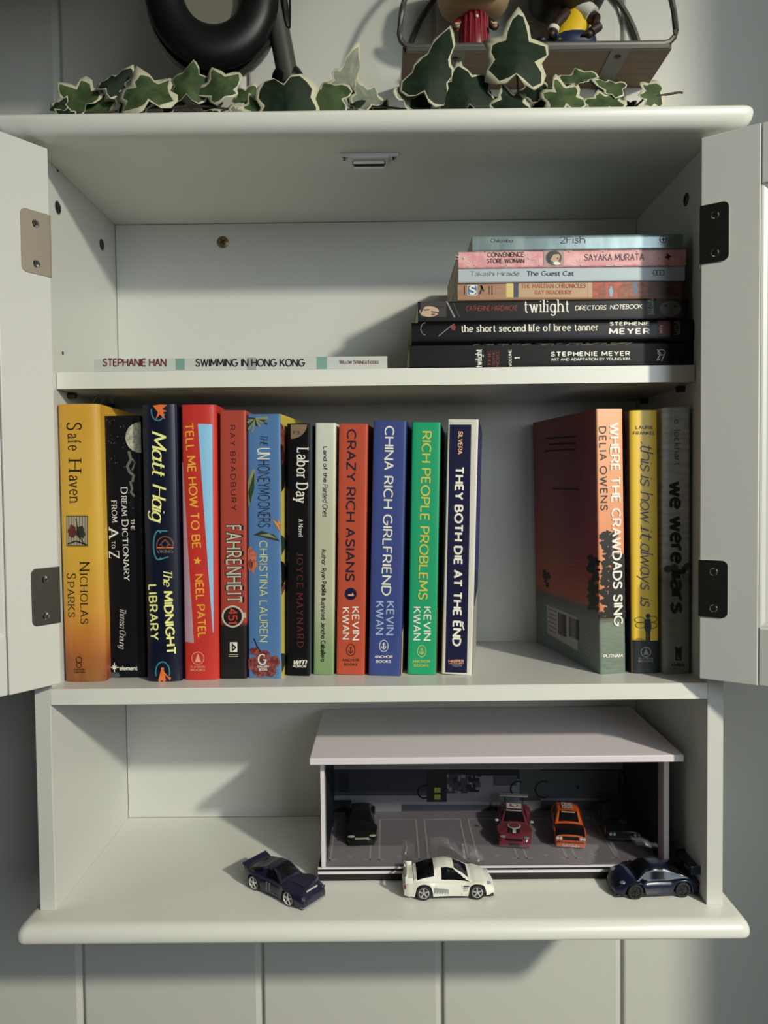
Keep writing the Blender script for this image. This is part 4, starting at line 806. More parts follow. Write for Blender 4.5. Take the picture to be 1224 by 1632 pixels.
gp('clear_front', lambda m: m.box(GX0+.0037, GX1-.0047, GY0+.002, GY0+.0032, GZ+.0001, RT-.0001, ACRYLIC), label='clear acrylic front pane')

# ================================================================ toy cars (x forward, y left, z up in each car's own frame)
TYRE = mat('tyre_rubber', (26, 26, 27), .6); RIM = mat('wheel_chrome', (205, 205, 200), .2, .9, k=1.2); GLASS = mat('smoked_window', (13, 13, 15), .12, spec=.35); CHASS = mat('chassis_plastic', (20, 20, 21), .5)
def lerp(T, x):
    if x <= T[0][0]: return T[0][1]
    for (a, b), (c, d) in zip(T, T[1:]):
        if x <= c: t = (x-a)/(c-a); t = t*t*(3-2*t)*.35+t*.65; return b+(d-b)*t
    return T[-1][1]
def car(label, front, heading, zs, L, W, H, belt, roof, plan, paint, wh=(.19, .80), wr=.092, sill=.10, green=(.30, .42, .62, .78), gw=(.86, .66), rim=RIM, tophood=None, rimdark=BLACK, group='miniature cars on the bottom shelf', roofm=None, rr=.72, at=None, style='fastback'):
    """belt/roof: heights (fraction of H) along 0=tail..1=nose; plan: half width fractions; front: photo pixel of the nose's ground contact"""
    M = Matrix.Translation((at[0], at[1], zs)) @ Matrix.Rotation(R(heading), 4, 'Z')
    root = empty('toy_car', M, label=label, cat='toy car', group=group)
    N = 44; X = [i/N for i in range(N+1)]; wr_ = wr*L; ra = wr_*1.17; secs = []
    zc = wr_*.98
    for x in X:
        xm = (x-.5)*L; hw = W/2*lerp(plan, x); zt = lerp(belt, x)*H; zb = sill*H
        for wx in wh:
            dx = xm-(wx-.5)*L
            if abs(dx) < ra: zb = max(zb, zc+math.sqrt(ra*ra-dx*dx)*1.0)
        zb = min(zb, zt-.0012); fl = 1
        for wx in wh: fl = max(fl, 1+.035*math.exp(-((xm-(wx-.5)*L)/(wr_*1.2))**2))
        hh = zt-zb; q = [(hw*.95*fl, zb), (hw*fl, zb+hh*.25), (hw*fl, zb+hh*.5), (hw*.985*fl, zb+hh*.72), (hw*.93, zb+hh*.9), (hw*.84, zt), (hw*.6, zt+.0006), (hw*.3, zt+.0010), (0, zt+.0011)]
        secs.append([Vector((xm, y, zz)) for y, zz in q]+[Vector((xm, -y, zz)) for y, zz in q[-2::-1]])
    m = MB(); m.loft(secs, paint, caps=False, mf=(lambda i, j: tophood[1] if tophood and tophood[0] < i/N and 4 <= j < 12 else paint)); nq = len(secs[0])
    # rounded nose and tail faces
    for sidx, sg in ((0, -1), (len(secs)-1, 1)):
        ring = secs[sidx]; c = sum(ring, Vector())/nq; inner = [c+(p-c)*.55+Vector((sg*L*.012, 0, 0)) for p in ring]; m.loft([ring, inner] if sg > 0 else [inner, ring], paint, caps=False, closed=True); m.add(inner, [list(range(nq))], paint)
    m.build('body', root, smooth=38)
    m = MB(); m.box(-L*.43, L*.43, -W*.33, W*.33, H*.07, H*.36, CHASS, .0008); m.box(-L*.30, L*.30, -W*.44, W*.44, H*.07, H*.2, CHASS); m.box(L*.36, L*.492, -W*.40, W*.40, H*.06, H*.14, CHASS, .0005); m.build('chassis', root)
    # cabin
    g0, g1, g2, g3 = green; cs = []; NX = 40; XG = [g0+(g3-g0)*i/NX for i in range(NX+1)]
    for x in XG:
        xm = (x-.5)*L; hw = W/2*lerp(plan, x); zb = lerp(belt, x)*H-.0004; zt = max(lerp(roof, x)*H, zb+.0004); k = min(1, max(0, (zt-zb)/(H*.36))); wb_ = hw*gw[0]; wt = hw*(gw[0]+(gw[1]-gw[0])*k)
        q = [(wb_, zb), (wb_+(wt-wb_)*.45, zb+(zt-zb)*.42), (wb_+(wt-wb_)*.85, zb+(zt-zb)*.80), (wt*.93, zb+(zt-zb)*.96), (wt*.78, zt), (wt*.4, zt+.0006), (0, zt+.0008)]
        q = [(q[i][0]+(q[i+1][0]-q[i][0])*t/3, q[i][1]+(q[i+1][1]-q[i][1])*t/3) for i in range(6) for t in range(3)]+[q[6]]
        cs.append([Vector((xm, y, zz)) for y, zz in q]+[Vector((xm, -y, zz)) for y, zz in q[-2::-1]])
    def kind(i, j):
        x = XG[i]; jj = (j if j < 18 else 35-j)/3+.01
        if style == 'fastback':
            cp = g1+(g2-g1)*.30
            if x < g1-(g3-g0)/30: return 'r' if jj < 1 or i < 2 else 'g'
            if x < cp: return 'r'
            if x < g2: return 'g' if .3 < jj < 2.7 else 'r'
            f = (x-g2)/(g3-g2); return 'g' if (jj >= 3.6 and i < NX-2) or (.3 < jj < 2.7-f*2.6) else 'r'
        if g1 <= x < g2 and jj >= 2: return 'r'
        if x < g1: return 'r' if (2 <= jj < 4 or (jj < 2 and x < g1-(g1-g0)*.35)) else 'g'
        if x >= g2: return 'r' if 2 <= jj < 4 or i >= NX-2 and jj > 1 else 'g'
        mid = g1+(g2-g1)*.42
        return 'r' if abs(x-mid) < (g3-g0)/50 else 'g'
    for nm, kk, ma, rest in (('windows', 'g', GLASS, 1), ('roof', 'r', roofm or paint, 0)):
        m = MB(); idx = {}
        for i in range(NX):
            for j in range(36):
                if kind(i, j) == kk: m.add([cs[i][j], cs[i][j+1], cs[i+1][j+1], cs[i+1][j]], [[0, 1, 2, 3]], ma)
        o = m.build(nm, root, fix=False)
        bm = bmesh.new(); bm.from_mesh(o.data); bmesh.ops.remove_doubles(bm, verts=bm.verts, dist=1e-6); bmesh.ops.recalc_face_normals(bm, faces=bm.faces); bm.to_mesh(o.data); bm.free(); o.data.shade_smooth()
    for wx in wh:
        for sy in (-1, 1):
            C_ = Vector(((wx-.5)*L, sy*(W/2-.0012), wr_)); Mw = axis_mat(C_, (1, 0, 0), (0, 0, -sy)); t = .0042
            m = MB(); m.lathe([(wr_*.62, -t*.9), (wr_*.93, -t*.9), (wr_, -t*.7), (wr_, .0002), (wr_*.92, .0009), (wr_*rr, .0010), (wr_*(rr-.05), .0002)], TYRE, Mw, 28); wv = m.build('wheel', root, smooth=40)
            m = MB(); m.lathe([(wr_*(rr-.04), .0000), (wr_*(rr-.02), .0008), (wr_*(rr-.1), .0009), (wr_*(rr-.15), .0003)], rim, Mw, 24, cap=False); m.lathe([(wr_*.5, .0001), (.00001, .0001)], rimdark, Mw, 20, cap=False)
            for q in range(5): m.box(0, wr_*(rr-.12), -wr_*.09, wr_*.09, .0002, .0008, rim, M=Mw @ Matrix.Rotation(R(q*72+20), 4, 'Z'))
            m.lathe([(wr_*.17, .0002), (wr_*.15, .0011), (.00001, .0012)], rim, Mw, 12, cap=False); m.build('rim', wv, smooth=40)
    def add(name, f, **k): m = MB(); f(m); return m.build(name, root, **k)
    return root, add, L, W, H
PW = [(0, .80), (.05, .92), (.15, 1), (.5, .95), (.8, 1), (.93, .9), (1, .68)]
LAMP = mat('headlamp_clear', (190, 190, 185), .1, spec=.8); TAIL = mat('tail_lamp_red', (130, 30, 26), .2)
def lights(add, L, W, z, y=.34, r=(.0016, .0034, .0014), m=LAMP, end=1, name='headlamp', x=.47):
    for s in (-1, 1): add(name, lambda q: q.sphere((end*L*x, s*W*y, z), r, m), smooth=True)
# white coupe (nose right)
PWH = mat('paint_white', (206, 205, 194), .2, coat=.5, k=1.3)
a_ = atz(673, 1436, ZB); c_ = atz(758.5, 1436, ZB)
WB = (c_-a_).length; Lw = WB/.59; hd = 0
root, add, L, W, H = car('white toy coupe with smoked windows, nose right, in the middle of the row', None, 1, ZB, Lw, .0335, .0262, [(0, .50), (.03, .60), (.1, .64), (.2, .64), (.45, .60), (.66, .60), (.78, .60), (.88, .54), (.96, .42), (1, .30)],
    [(0, .62), (.12, .68), (.25, .86), (.38, .98), (.47, 1.0), (.54, .96), (.62, .84), (.74, .62), (1, .5)], PW, PWH, wh=(.215, .805), wr=.085, green=(.11, .34, .54, .745), gw=(.90, .62), sill=.13, at=((a_.x+c_.x)/2+.0004, a_.y+.0165))
def sp(m):
    P = [Vector((-L*.485+.002*math.cos(t), W*.43*math.sin(t), H*.72+.0012*math.cos(t))) for t in [R(a) for a in range(-90, 91, 15)]]
    m.tube([(p.x, p.y, p.z) for p in P], .0011, PWH, 8); 
    for s in (-1, 1): m.box(-L*.49, -L*.40, s*W*.43-.0006, s*W*.43+.0006, H*.55, H*.74, PWH, .0004)
add('rear_spoiler', sp, smooth=40)
lights(add, L, W, H*.47, .33, (.0026, .0026, .0006), MATS['decal_grey'] if 'decal_grey' in MATS else mat('decal_grey', (150, 152, 156), .5), x=.435); lights(add, L, W, H*.42, .40, (.0008, .0026, .0018), TAIL, end=-1, name='tail_lamp', x=.488)
def gfx(m):
    for i in range(16): x = -L*.17+i*.0008; m.box(x, x+.0006, -W/2-.0003, -W/2+.0001, H*.24+(i % 3)*.0008, H*(.44-.004*i), mat('decal_grey', (150, 152, 156), .5))
    for i in range(3): m.box(L*.155, L*.215-i*.0008, -W/2-.0003, -W/2+.0004, H*(.46-i*.07), H*(.49-i*.07), BLACK if not i else MATS['decal_grey'])
add('side_decal', gfx); [add('door_seam', lambda m: m.box(L*x_, L*(x_+.003), -W*.486, -W*.46, H*z_, H*.5, MATS['decal_grey'])) for x_, z_ in ((.135, .16), (-.15, .40))]
add('front_bumper_intake', lambda m: m.box(L*.455, L*.502, -W*.30, W*.30, H*.08, H*.18, BLACK, .0006))
# dark blue rear-engined coupe (nose left)
PBL = mat('paint_dark_blue', (11, 19, 42), .3, coat=.25, k=1.3)
a_ = atz(1087, 1433, ZB); c_ = atz(1010, 1434, ZB); WB = (c_-a_).length; Lb = WB/.565
root, add, L, W, H = car('dark blue toy sports car with rear wing, at the right end', None, 183.5, ZB, Lb, .033, .0245, [(0, .46), (.06, .60), (.2, .66), (.42, .60), (.68, .60), (.80, .62), (.90, .56), (.97, .42), (1, .30)],
    [(0, .55), (.10, .64), (.25, .82), (.42, .98), (.55, 1.0), (.63, .94), (.77, .6), (1, .5)], PW, PBL, wh=(.215, .78), wr=.092, green=(.12, .36, .57, .765), sill=.10, rim=mat('wheel_black', (30, 30, 32), .3, .6), at=((a_.x+c_.x)/2+.0006, a_.y+.0165))
def wing(m):
    m.box(-L*.50, -L*.385, -W*.47, W*.47, H*.96, H*1.03, PBL, .0005)
    for s in (-1, 1): m.box(-L*.51, -L*.375, s*W*.47-.0006, s*W*.47+.0006, H*.80, H*1.10, PBL, .0004); m.box(-L*.45, -L*.41, s*W*.26-.0008, s*W*.26+.0008, H*.55, H*.98, CHASS)
add('rear_wing', wing); lights(add, L, W, H*.545, .35, (.0030, .0024, .0010), mat('lamp_blue_grey', (96, 100, 112), .15), x=.415); lights(add, L, W, H*.46, .42, (.0012, .0030, .0011), TAIL, end=-1, name='tail_lamp', x=.475)
add('exhaust', lambda m: [m.tube([(-L*.47, s*.004, H*.2), (-L*.512, s*.004, H*.2)], .0014, CHROME, 10) for s in (-1, 1)])
for s in (-1, 1): add('wing_mirror', lambda m: m.sphere((L*.17, s*W*.52, H*.66), (.0016, .0022, .0013), PBL), smooth=True)
# dark purple fastback with flared arches (nose towards lower right)
PPU = mat('paint_dark_purple', (24, 20, 44), .3, coat=.5, k=1.3)
a_ = atz(404, 1420, ZB); c_ = atz(459, 1446, ZB); WB = (c_-a_).length; Lp = WB/.58; hd = math.atan2(c_.y-a_.y, c_.x-a_.x); n_ = Vector((-math.sin(hd), math.cos(hd)))
root, add, L, W, H = car('dark purple toy fastback with a ducktail spoiler, at the left end of the row', None, math.degrees(hd), ZB, Lp, .0325, .0235, [(0, .62), (.05, .72), (.2, .66), (.42, .60), (.7, .60), (.88, .58), (.96, .52), (1, .40)],
    [(0, .66), (.10, .74), (.22, .84), (.36, .98), (.46, 1.0), (.52, .95), (.64, .6), (1, .5)], [(0, .88), (.08, .98), (.2, 1.04), (.42, .92), (.6, .92), (.8, 1.04), (.95, .94), (1, .82)], PPU, wh=(.20, .78), wr=.090, green=(.10, .33, .47, .635), sill=.12, rim=mat('wheel_white', (200, 198, 190), .3, .2), rr=.84, rimdark=BLACK, at=((a_.x+c_.x)/2+n_.x*.0163, (a_.y+c_.y)/2+n_.y*.0163))
def duck(m):
    m.loft([[Vector((-L*.50, y, H*.78)), Vector((-L*.515, y, H*.83)), Vector((-L*.40, y, H*.66)), Vector((-L*.47, y, H*.60))] for y in (-W*.44, W*.44)], PPU, closed=True)
add('ducktail_spoiler', duck)
add('bonnet_badge', lambda m: m.box(L*.452, L*.466, -W*.20, W*.20, H*.535, H*.575, mat('badge_silver', (190, 190, 186), .4)))
add('front_grille', lambda m: m.box(L*.47, L*.508, -W*.36, W*.36, H*.22, H*.42, BLACK, .0008)); lights(add, L, W, H*.42, .38, (.0010, .0022, .0019), mat('lamp_smoked', (50, 46, 64), .2), x=.482)
add('bonnet_scoop', lambda m: m.box(L*.18, L*.40, -W*.16, W*.16, H*.58, H*.66, PPU, .0006))
def strp(m):
    for s in (-1, 1):
        for q in (0, .045): m.box(-L*(.09-q), -L*(.07-q), s*W*.462-.0003, s*W*.462+.0003, H*.20, H*.54, mat('decal_dark_grey', (84, 84, 92), .5))
        m.box(-L*.05, L*.13, s*W*.462-.0003, s*W*.462+.0003, H*.17, H*.21, MATS['decal_dark_grey'])
add('side_stripe', strp); add('front_splitter', lambda m: m.box(L*.44, L*.505, -W*.42, W*.42, H*.06, H*.13, mat('splitter_grey', (120, 120, 118), .4), .0004))
# four cars parked inside the garage, noses to the front
G2 = 'miniature cars parked inside the display garage'
def parked(u, v, dy=.0): p = atz(u, v, GZ+.002); return (p.x, p.y+.034)
IN = dict(group=G2)
PBK = mat('paint_black_green', (16, 18, 16), .2, coat=.6)
root, add, L, W, H = car('black toy saloon car parked in the leftmost bay behind the clear front', None, -86, GZ, .068, .030, .0225, [(0, .58), (.05, .64), (.3, .60), (.7, .60), (.9, .52), (1, .34)], [(0, .6), (.12, .68), (.28, .95), (.45, 1), (.55, .95), (.72, .58), (1, .5)], PW, PBK, green=(.12, .32, .55, .72), at=parked(573, 1347), **IN)
lights(add, L, W, H*.44, .34, (.002, .0036, .0008), mat('lamp_strip', (160, 166, 150), .2)); add('grille', lambda m: m.box(L*.47, L*.512, -W*.22, W*.22, H*.34, H*.40, MATS['lamp_strip'], .0003))
PRD = mat('paint_maroon', (112, 44, 52), .3, coat=.4); DWH = mat('decal_white', (180, 176, 172), .5)
rp = parked(829, 1350)
root, add, L, W, H = car('maroon toy racing coupe with white bonnet graphics, parked in the garage', None, -99, GZ, .070, .0315, .0235, [(0, .60), (.05, .66), (.3, .62), (.68, .60), (.88, .56), (.97, .46), (1, .34)], [(0, .62), (.14, .68), (.28, .92), (.4, 1), (.52, .98), (.68, .6), (1, .5)], [(0, .92), (.1, 1), (.5, .95), (.8, 1.02), (.95, .96), (1, .8)], PRD, green=(.14, .32, .50, .68), at=rp, **IN)
add('rear_wing', lambda m: (m.box(-L*.51, -L*.43, -W*.45, W*.45, H*.98, H*1.03, DWH, .0004), m.box(-L*.48, -L*.45, -W*.3, -W*.27, H*.6, H, BLACK), m.box(-L*.48, -L*.45, W*.27, W*.3, H*.6, H, BLACK)))
def rg(m):
    m.box(-L*.15, L*.0, -W*.23, W*.23, H*1.035, H*1.06, DWH); m.lathe([(W*.13, 0), (W*.13, .0003)], PRD, Matrix.Translation((-L*.075, 0, H*1.06)), 20); m.lathe([(W*.09, 0), (W*.09, .0003)], DWH, Matrix.Translation((-L*.075, 0, H*1.075)), 20)
    m.lathe([(W*.20, 0), (W*.20, .0003)], DWH, Matrix.Translation((L*.27, 0, H*.65)), 20); m.lathe([(W*.16, 0), (W*.16, .0003)], PRD, Matrix.Translation((L*.27, 0, H*.67)), 20)
    m.box(L*.34, L*.44, -W*.16, W*.16, H*.60, H*.645, BLACK); m.box(L*.36, L*.45, -W*.05, W*.05, H*.60, H*.66, DWH)
    m.box(L*.03, L*.05, -W*.24, W*.24, H*.98, H*1.0, DWH)
add('racing_graphics', rg); lights(add, L, W, H*.47, .35, (.0024, .003, .0008), mat('lamp_dull', (130, 124, 122), .2), x=.470)
add('front_bumper', lambda m: (m.box(L*.45, L*.515, -W*.46, W*.46, H*.10, H*.30, PRD, .0012), m.box(L*.50, L*.518, -W*.16, W*.16, H*.14, H*.26, BLACK), m.box(L*.49, L*.512, -W*.24, W*.24, H*.36, H*.42, BLACK)))
for s in (-1, 1): add('wing_mirror', lambda m: m.sphere((L*.14, s*W*.53, H*.68), (.0014, .002, .0012), DWH), smooth=True)
POR = mat('paint_orange', (196, 84, 34), .32, coat=.4, k=1.22)
root, add, L, W, H = car('orange boxy toy saloon with a black bonnet, parked second from right in the garage', None, -99, GZ, .066, .0290, .0245, [(0, .60), (.03, .66), (.3, .62), (.68, .60), (.92, .58), (1, .54)], [(0, .62), (.14, .68), (.24, .97), (.4, 1), (.56, .98), (.69, .6), (1, .5)], [(0, .92), (.06, 1), (.5, 1), (.94, 1), (1, .95)], POR, green=(.12, .26, .56, .69), gw=(.90, .74), tophood=(.68, BLACK), style='boxy', at=parked(919, 1352), **IN)
def og(m):
    m.box(L*.488, L*.515, -W*.46, W*.46, H*.10, H*.26, POR, .0008); m.box(L*.485, L*.522, -W*.44, W*.44, H*.27, H*.32, CHROME, .0005); m.box(L*.49, L*.514, -W*.25, W*.25, H*.38, H*.52, BLACK)
add('front_bumper', og)
for s in (-1, 1):
    for d in (.32, .42): add('headlamp', lambda m: m.lathe([(W*.052, 0), (W*.05, .0012), (.00001, .0014)], LAMP, axis_mat((L*.508, s*W*d, H*.45), (0, 1, 0), (0, 0, 1)), 14, cap=False))
tm_ = MB(); V, Fc, Wt = text_mesh('DATSUN', pen=2, gap=2); tm_.add([(L*.516, (x/Wt-.5)*W*.5, H*.13+y/10*.0021) for x, y in V], Fc, DWH); tm_.build('bumper_lettering', root, fix=False)
tm_ = MB()
for k in range(2):
    V, Fc, Wt = text_mesh('83', pen=2.6, gap=2) if False else text_mesh('BRE', pen=2.6, gap=2); tm_.add([(-L*.17+y/10*L*.08+k*L*.10, (x/Wt-.5)*W*.34, H*1.0+.0013) for x, y in V], Fc, DWH)
tm_.build('roof_lettering', root, fix=False)
add('windscreen_banner', lambda m: m.box(L*.072, L*.085, -W*.22, W*.22, H*.955, H*.985, DWH))
root, add, L, W, H = car('black toy muscle car with twin round headlamps, in the dark rightmost bay of the garage', None, -97, GZ, .066, .0320, .0205, [(0, .62), (.04, .70), (.3, .64), (.65, .64), (.94, .62), (1, .54)], [(0, .64), (.12, .7), (.28, .95), (.4, 1), (.5, .96), (.62, .64), (1, .5)], [(0, .92), (.06, 1), (.5, .96), (.94, 1), (1, .95)], mat('paint_black', (16, 16, 18), .2, coat=.6), green=(.14, .30, .47, .62), at=parked(1003, 1342), **IN)
add('bonnet_intake', lambda m: (m.box(L*.2, L*.34, -W*.12, W*.12, H*.64, H*.86, CHASS, .0008), m.box(L*.34, L*.355, -W*.10, W*.10, H*.70, H*.84, BLACK)))
for s in (-1, 1):
    for d in (.30, .41): add('headlamp', lambda m: m.lathe([(W*.045, 0), (W*.04, .0012), (.00001, .0014)], LAMP, axis_mat((L*.508, s*W*d, H*.44), (0, 1, 0), (0, 0, 1)), 14, cap=False))
add('grille', lambda m: m.box(L*.49, L*.513, -W*.25, W*.25, H*.34, H*.52, BLACK)); add('front_bumper', lambda m: m.box(L*.48, L*.52, -W*.46, W*.46, H*.18, H*.27, mat('bumper_dull', (60, 60, 64), .3, .6), .0006))

# ================================================================ ivy garland along the cabinet top
LGRN = mat('leaf_green', (66, 82, 50), .6, spec=.2, noise=((90, 90, 90), (44, 60, 38), .8)); LDRK = mat('leaf_dark_green', (32, 44, 30), .6, spec=.15, noise=((90, 90, 90), (24, 34, 26), .8)); LCRM = mat('leaf_cream_margin', (178, 176, 150), .55); LBCK = mat('leaf_pale_underside', (118, 124, 108), .6, noise=((120, 120, 120), (92, 100, 86), .6)); STEM = mat('ivy_stem', (58, 46, 34), .7)
ivy = empty('ivy_garland', loc=(0, .01, ZT+.0165), label='artificial variegated ivy garland lying along the top of the cabinet', cat='garland')
TZ = ZT+.0165
def leaf(cx, cy, hpx, rot, y, g, lobes=(1, .78, .58), aspect=1.0, fold=.25, pitch=15, yaw=0, marg=.16, side=0):
    c = aty(cx, cy, y); sc = hpx*(y+.62)/F*(.74 if cx < 420 else .70); l1, l2, l3 = lobes; rnd = random.uniform
    n1, n2 = (l1+l2)*.31, (l2+l3)*.36; ctrl = [(90, l1), (83, l1*.88), (72, l1*.70+.04), (60, n1), (46, l2*.88), (36, l2), (22, l2*.88), (4, n2), (-14, l3*.95), (-30, l3), (-50, l3*.9), (-68, l3*.72), (-90, .30)]
    full = ctrl+[(180-a, r*(1+rnd(-.08, .08))) for a, r in ctrl[-2:0:-1]]
    P = []
    for a, r in full: r *= 1+rnd(-.035, .035); P.append((r*math.cos(R(a))*aspect, r*math.sin(R(a))))
    n = len(P); Rm = Matrix.Rotation(R(yaw), 4, 'Z') @ Matrix.Rotation(R(-pitch), 4, 'X') @ Matrix.Rotation(R(rot), 4, 'Y')
    ph = rnd(0, 6)
    def at3(x, yv, lift=0):
        d = -fold*abs(x)+.07*math.sin(3*yv+ph)*1.0+.06*math.sin(4*x+ph)-lift
        v = Rm @ Vector((x*sc, -d*sc if side == 0 else d*sc, (yv+.1)*sc)); q = c+v
        return (q.x, q.y, max(q.z, TZ+.0006+.0004*rnd(0, 1)) if q.y > -.027 else q.z)
    m = MB(); outer = [at3(*p) for p in P]; mg = [marg*rnd(.25, 1.5) for _ in P]
    I = [(p[0]*(1-k), p[1]*(1-k)-.01) for p, k in zip(P, mg)]; H2 = [(p[0]*.5, p[1]*.5) for p in I]
    V = outer+[at3(*p) for p in I]+[at3(*p) for p in H2]+[at3(0, 0)]
    gm = {'g': LGRN, 'd': LDRK, 'b': LBCK}[g]
    for i in range(n): k = (i+1) % n; m.add([V[i], V[k], V[n+k], V[n+i]], [[0, 1, 2, 3]], LCRM)
    for i in range(n): k = (i+1) % n; m.add([V[n+i], V[n+k], V[2*n+k], V[2*n+i]], [[0, 1, 2, 3]], gm); m.add([V[2*n+i], V[2*n+k], V[3*n]], [[0, 1, 2]], gm)
    m.v = [(x, yv-.01, zz-TZ) for x, yv, zz in m.v]
    o = m.build('leaf', ivy, fix=False)
    bm = bmesh.new(); bm.from_mesh(o.data); bmesh.ops.remove_doubles(bm, verts=bm.verts, dist=2e-5); bmesh.ops.solidify(bm, geom=bm.faces[:], thickness=.00025); bm.to_mesh(o.data); bm.free(); o.data.shade_smooth()
for a in ((92, 176, 46, 25, .004, 'd', (.8, .5, .5), .8), (128, 158, 70, -50, .012, 'g', (.9, .9, .7), 1.1), (176, 140, 62, 38, .014, 'd', (1.1, .55, .6), .8), (208, 172, 56, 15, .003, 'd', (.9, .8, .6), 1.1), (236, 156, 84, -20, .0, 'g', (.95, .85, .75), 1.05, .2, 15, 0, .24),
          (300, 143, 66, 8, .006, 'g', (1, .8, .7), .95, .25, 10, 0, .08), (356, 150, 66, -22, .002, 'g', (.95, .95, .5), 1.05, .2, 10, 0, .2), (372, 180, 46, 95, -.004, 'b', (.9, .6, .5), .9, .2, 10, 0, .5), (455, 150, 92, 172, -.006, 'd', (.85, .95, .8), 1.05, .2, 5, 0, .18), (408, 178, 50, -20, .0, 'g', (.9, .8, .6), .9),
          (472, 178, 36, 20, .002, 'g', (.9, .7, .5), .9), (536, 160, 78, -78, .0, 'g', (1.0, .7, .7), .95, .2, 5, 0, .13), (552, 140, 100, 18, .016, 'b', (1.15, .6, .7), .72, .35, 10, 20, .12), (588, 158, 66, -30, .010, 'b', (.9, .7, .6), .9, .3), (604, 178, 40, 30, .016, 'd', (.9, .8, .6), 1.0),
          (650, 150, 96, 34, .002, 'b', (1.1, .5, .55), .62, .3, 10, 25, .2), (682, 132, 138, 22, -.004, 'd', (1.12, .55, .62), .72, .3, 12, 10, .1), (664, 168, 62, 60, .004, 'd', (.9, .7, .6), .9), (744, 158, 96, -12, -.004, 'd', (.9, .9, .8), .98, .25, 10, 0, .1),
          (822, 108, 128, 4, -.008, 'd', (1.08, .78, .66), .88, .2, 8, 0, .2), (820, 170, 66, -25, -.006, 'd', (.95, .8, .6), 1.05, .25, 10, 0, .2), (868, 168, 56, 18, .008, 'd', (.9, .8, .6), .9), (795, 172, 46, 30, .0, 'd', (.9, .8, .6), .9),
          (928, 124, 58, -10, -.002, 'g', (.75, .95, .3), 1.15, .3, 40, 0, .16), (900, 160, 68, -14, -.008, 'g', (.9, .85, .8), .98, .2, 10, 0, .24), (985, 137, 60, -70, -.004, 'g', (1, .55, .6), .8, .25, 20, 0, .14), (968, 165, 60, -20, -.010, 'g', (.7, .85, .7), 1.2, .2, 20, 0, .18), (1046, 146, 54, -100, -.004, 'g', (.7, .75, .7), 1.0, .25, 10, 0, .22),
          (108, 184, 36, -60, -.002, 'd', (.9, .7, .6), 1), (330, 184, 34, 70, .0, 'd', (.8, .6, .5), .8), (716, 176, 50, 10, .012, 'd', (.9, .8, .6), 1), (1000, 172, 34, 50, .012, 'd', (.8, .6, .5), .9), (150, 172, 56, 10, .016, 'g', (.9, .8, .7), 1.05), (275, 168, 54, -35, .014, 'd', (.9, .8, .6), 1), (322, 160, 50, 40, .016, 'd', (.9, .8, .6), 1), (392, 160, 52, 20, .014, 'g', (.9, .8, .6), 1), (570, 170, 50, 60, .014, 'd', (.9, .8, .6), 1), (710, 150, 84, 24, .008, 'd', (1, .8, .6), .95), (770, 165, 64, -30, .010, 'd', (1, .8, .6), .95), (860, 150, 60, -30, .012, 'd', (1, .8, .6), .95)): leaf(*a)
def stem(px, r=.0009):
    m = MB(); P = []
    for i in range(len(px)-1):
        for t in range(5):
            u, v, y = [px[i][k]+(px[i+1][k]-px[i][k])*t/5 for k in range(3)]; q = aty(u, v+2*math.sin(u*.05), y); P.append((q.x, q.y-.01, max(q.z, TZ+.001)-TZ))
    q = aty(*px[-1]); P.append((q.x, q.y-.01, max(q.z, TZ+.001)-TZ)); m.tube(P, r, STEM, 6); m.build('stem', ivy, smooth=True)
stem([(90, 182, .01), (200, 176, .012), (300, 168, .010), (360, 175, .006), (420, 170, .008), (470, 158, .004), (500, 176, .01), (620, 172, .014), (760, 176, .012), (900, 178, .01), (1010, 172, .01), (1030, 152, .0), (1064, 150, -.002), (1088, 148, .0)])
stem([(300, 168, .010), (315, 180, .004), (345, 182, .002), (372, 172, .0)], .0006); stem([(985, 178, .01), (960, 145, .0), (940, 130, .0)], .0006); stem([(820, 178, .008), (826, 150, .0), (824, 120, -.004)], .0007)

# ================================================================ headphones hanging on their stand
PAD = mat('black_leatherette', (13, 13, 13), .42, spec=.3); SHELL = mat('headphone_shell', (62, 64, 60), .3, .3); POLE = mat('stand_grey', (74, 76, 70), .4, .4)
hs = empty('headphone_stand', loc=(-.085, .05, TZ), label='grey pole stand with a black round foot behind the ivy', cat='stand')
p0 = aty(458, 118, .045); p1 = aty(436, 0, .045); d = (p1-p0); top = p0+d*1.75
m = MB(); m.tube([Vector(q)-hs.location for q in (p0-d*.28, p0, p1, top)], .0092, POLE, 20); m.build('pole', hs, smooth=40)
bt = p0-d*.28; 
m = MB(); m.lathe([(.034, 0), (.034, .003), (.030, .006), (.018, .010), (.013, .030), (.0128, p0.z-TZ-.012)], mat('black_plastic', (16, 16, 17), .3), Matrix.Translation(Vector((p0.x, p0.y, TZ))-hs.location), 28); m.sphere((p0.x-hs.location.x, p0.y-hs.location.y+.004, p0.z-TZ-.004), (.0145, .013, .0145), MATS['black_plastic'], seg=24, rings=14); m.build('foot', hs, smooth=40)
m = MB(); yb_ = .03; m.tube([(top.x-hs.location.x, top.y-hs.location.y-yb_, top.z-TZ-.002), (top.x-hs.location.x, top.y-hs.location.y+yb_*1.3, top.z-TZ-.002)], .009, POLE, 18); m.build('cradle', hs, smooth=40)
hp = empty('headphones', loc=(-.12, .03, TZ+.15), label='black over-ear headphones with a thick ring cushion, cut by the top edge', cat='headphones')
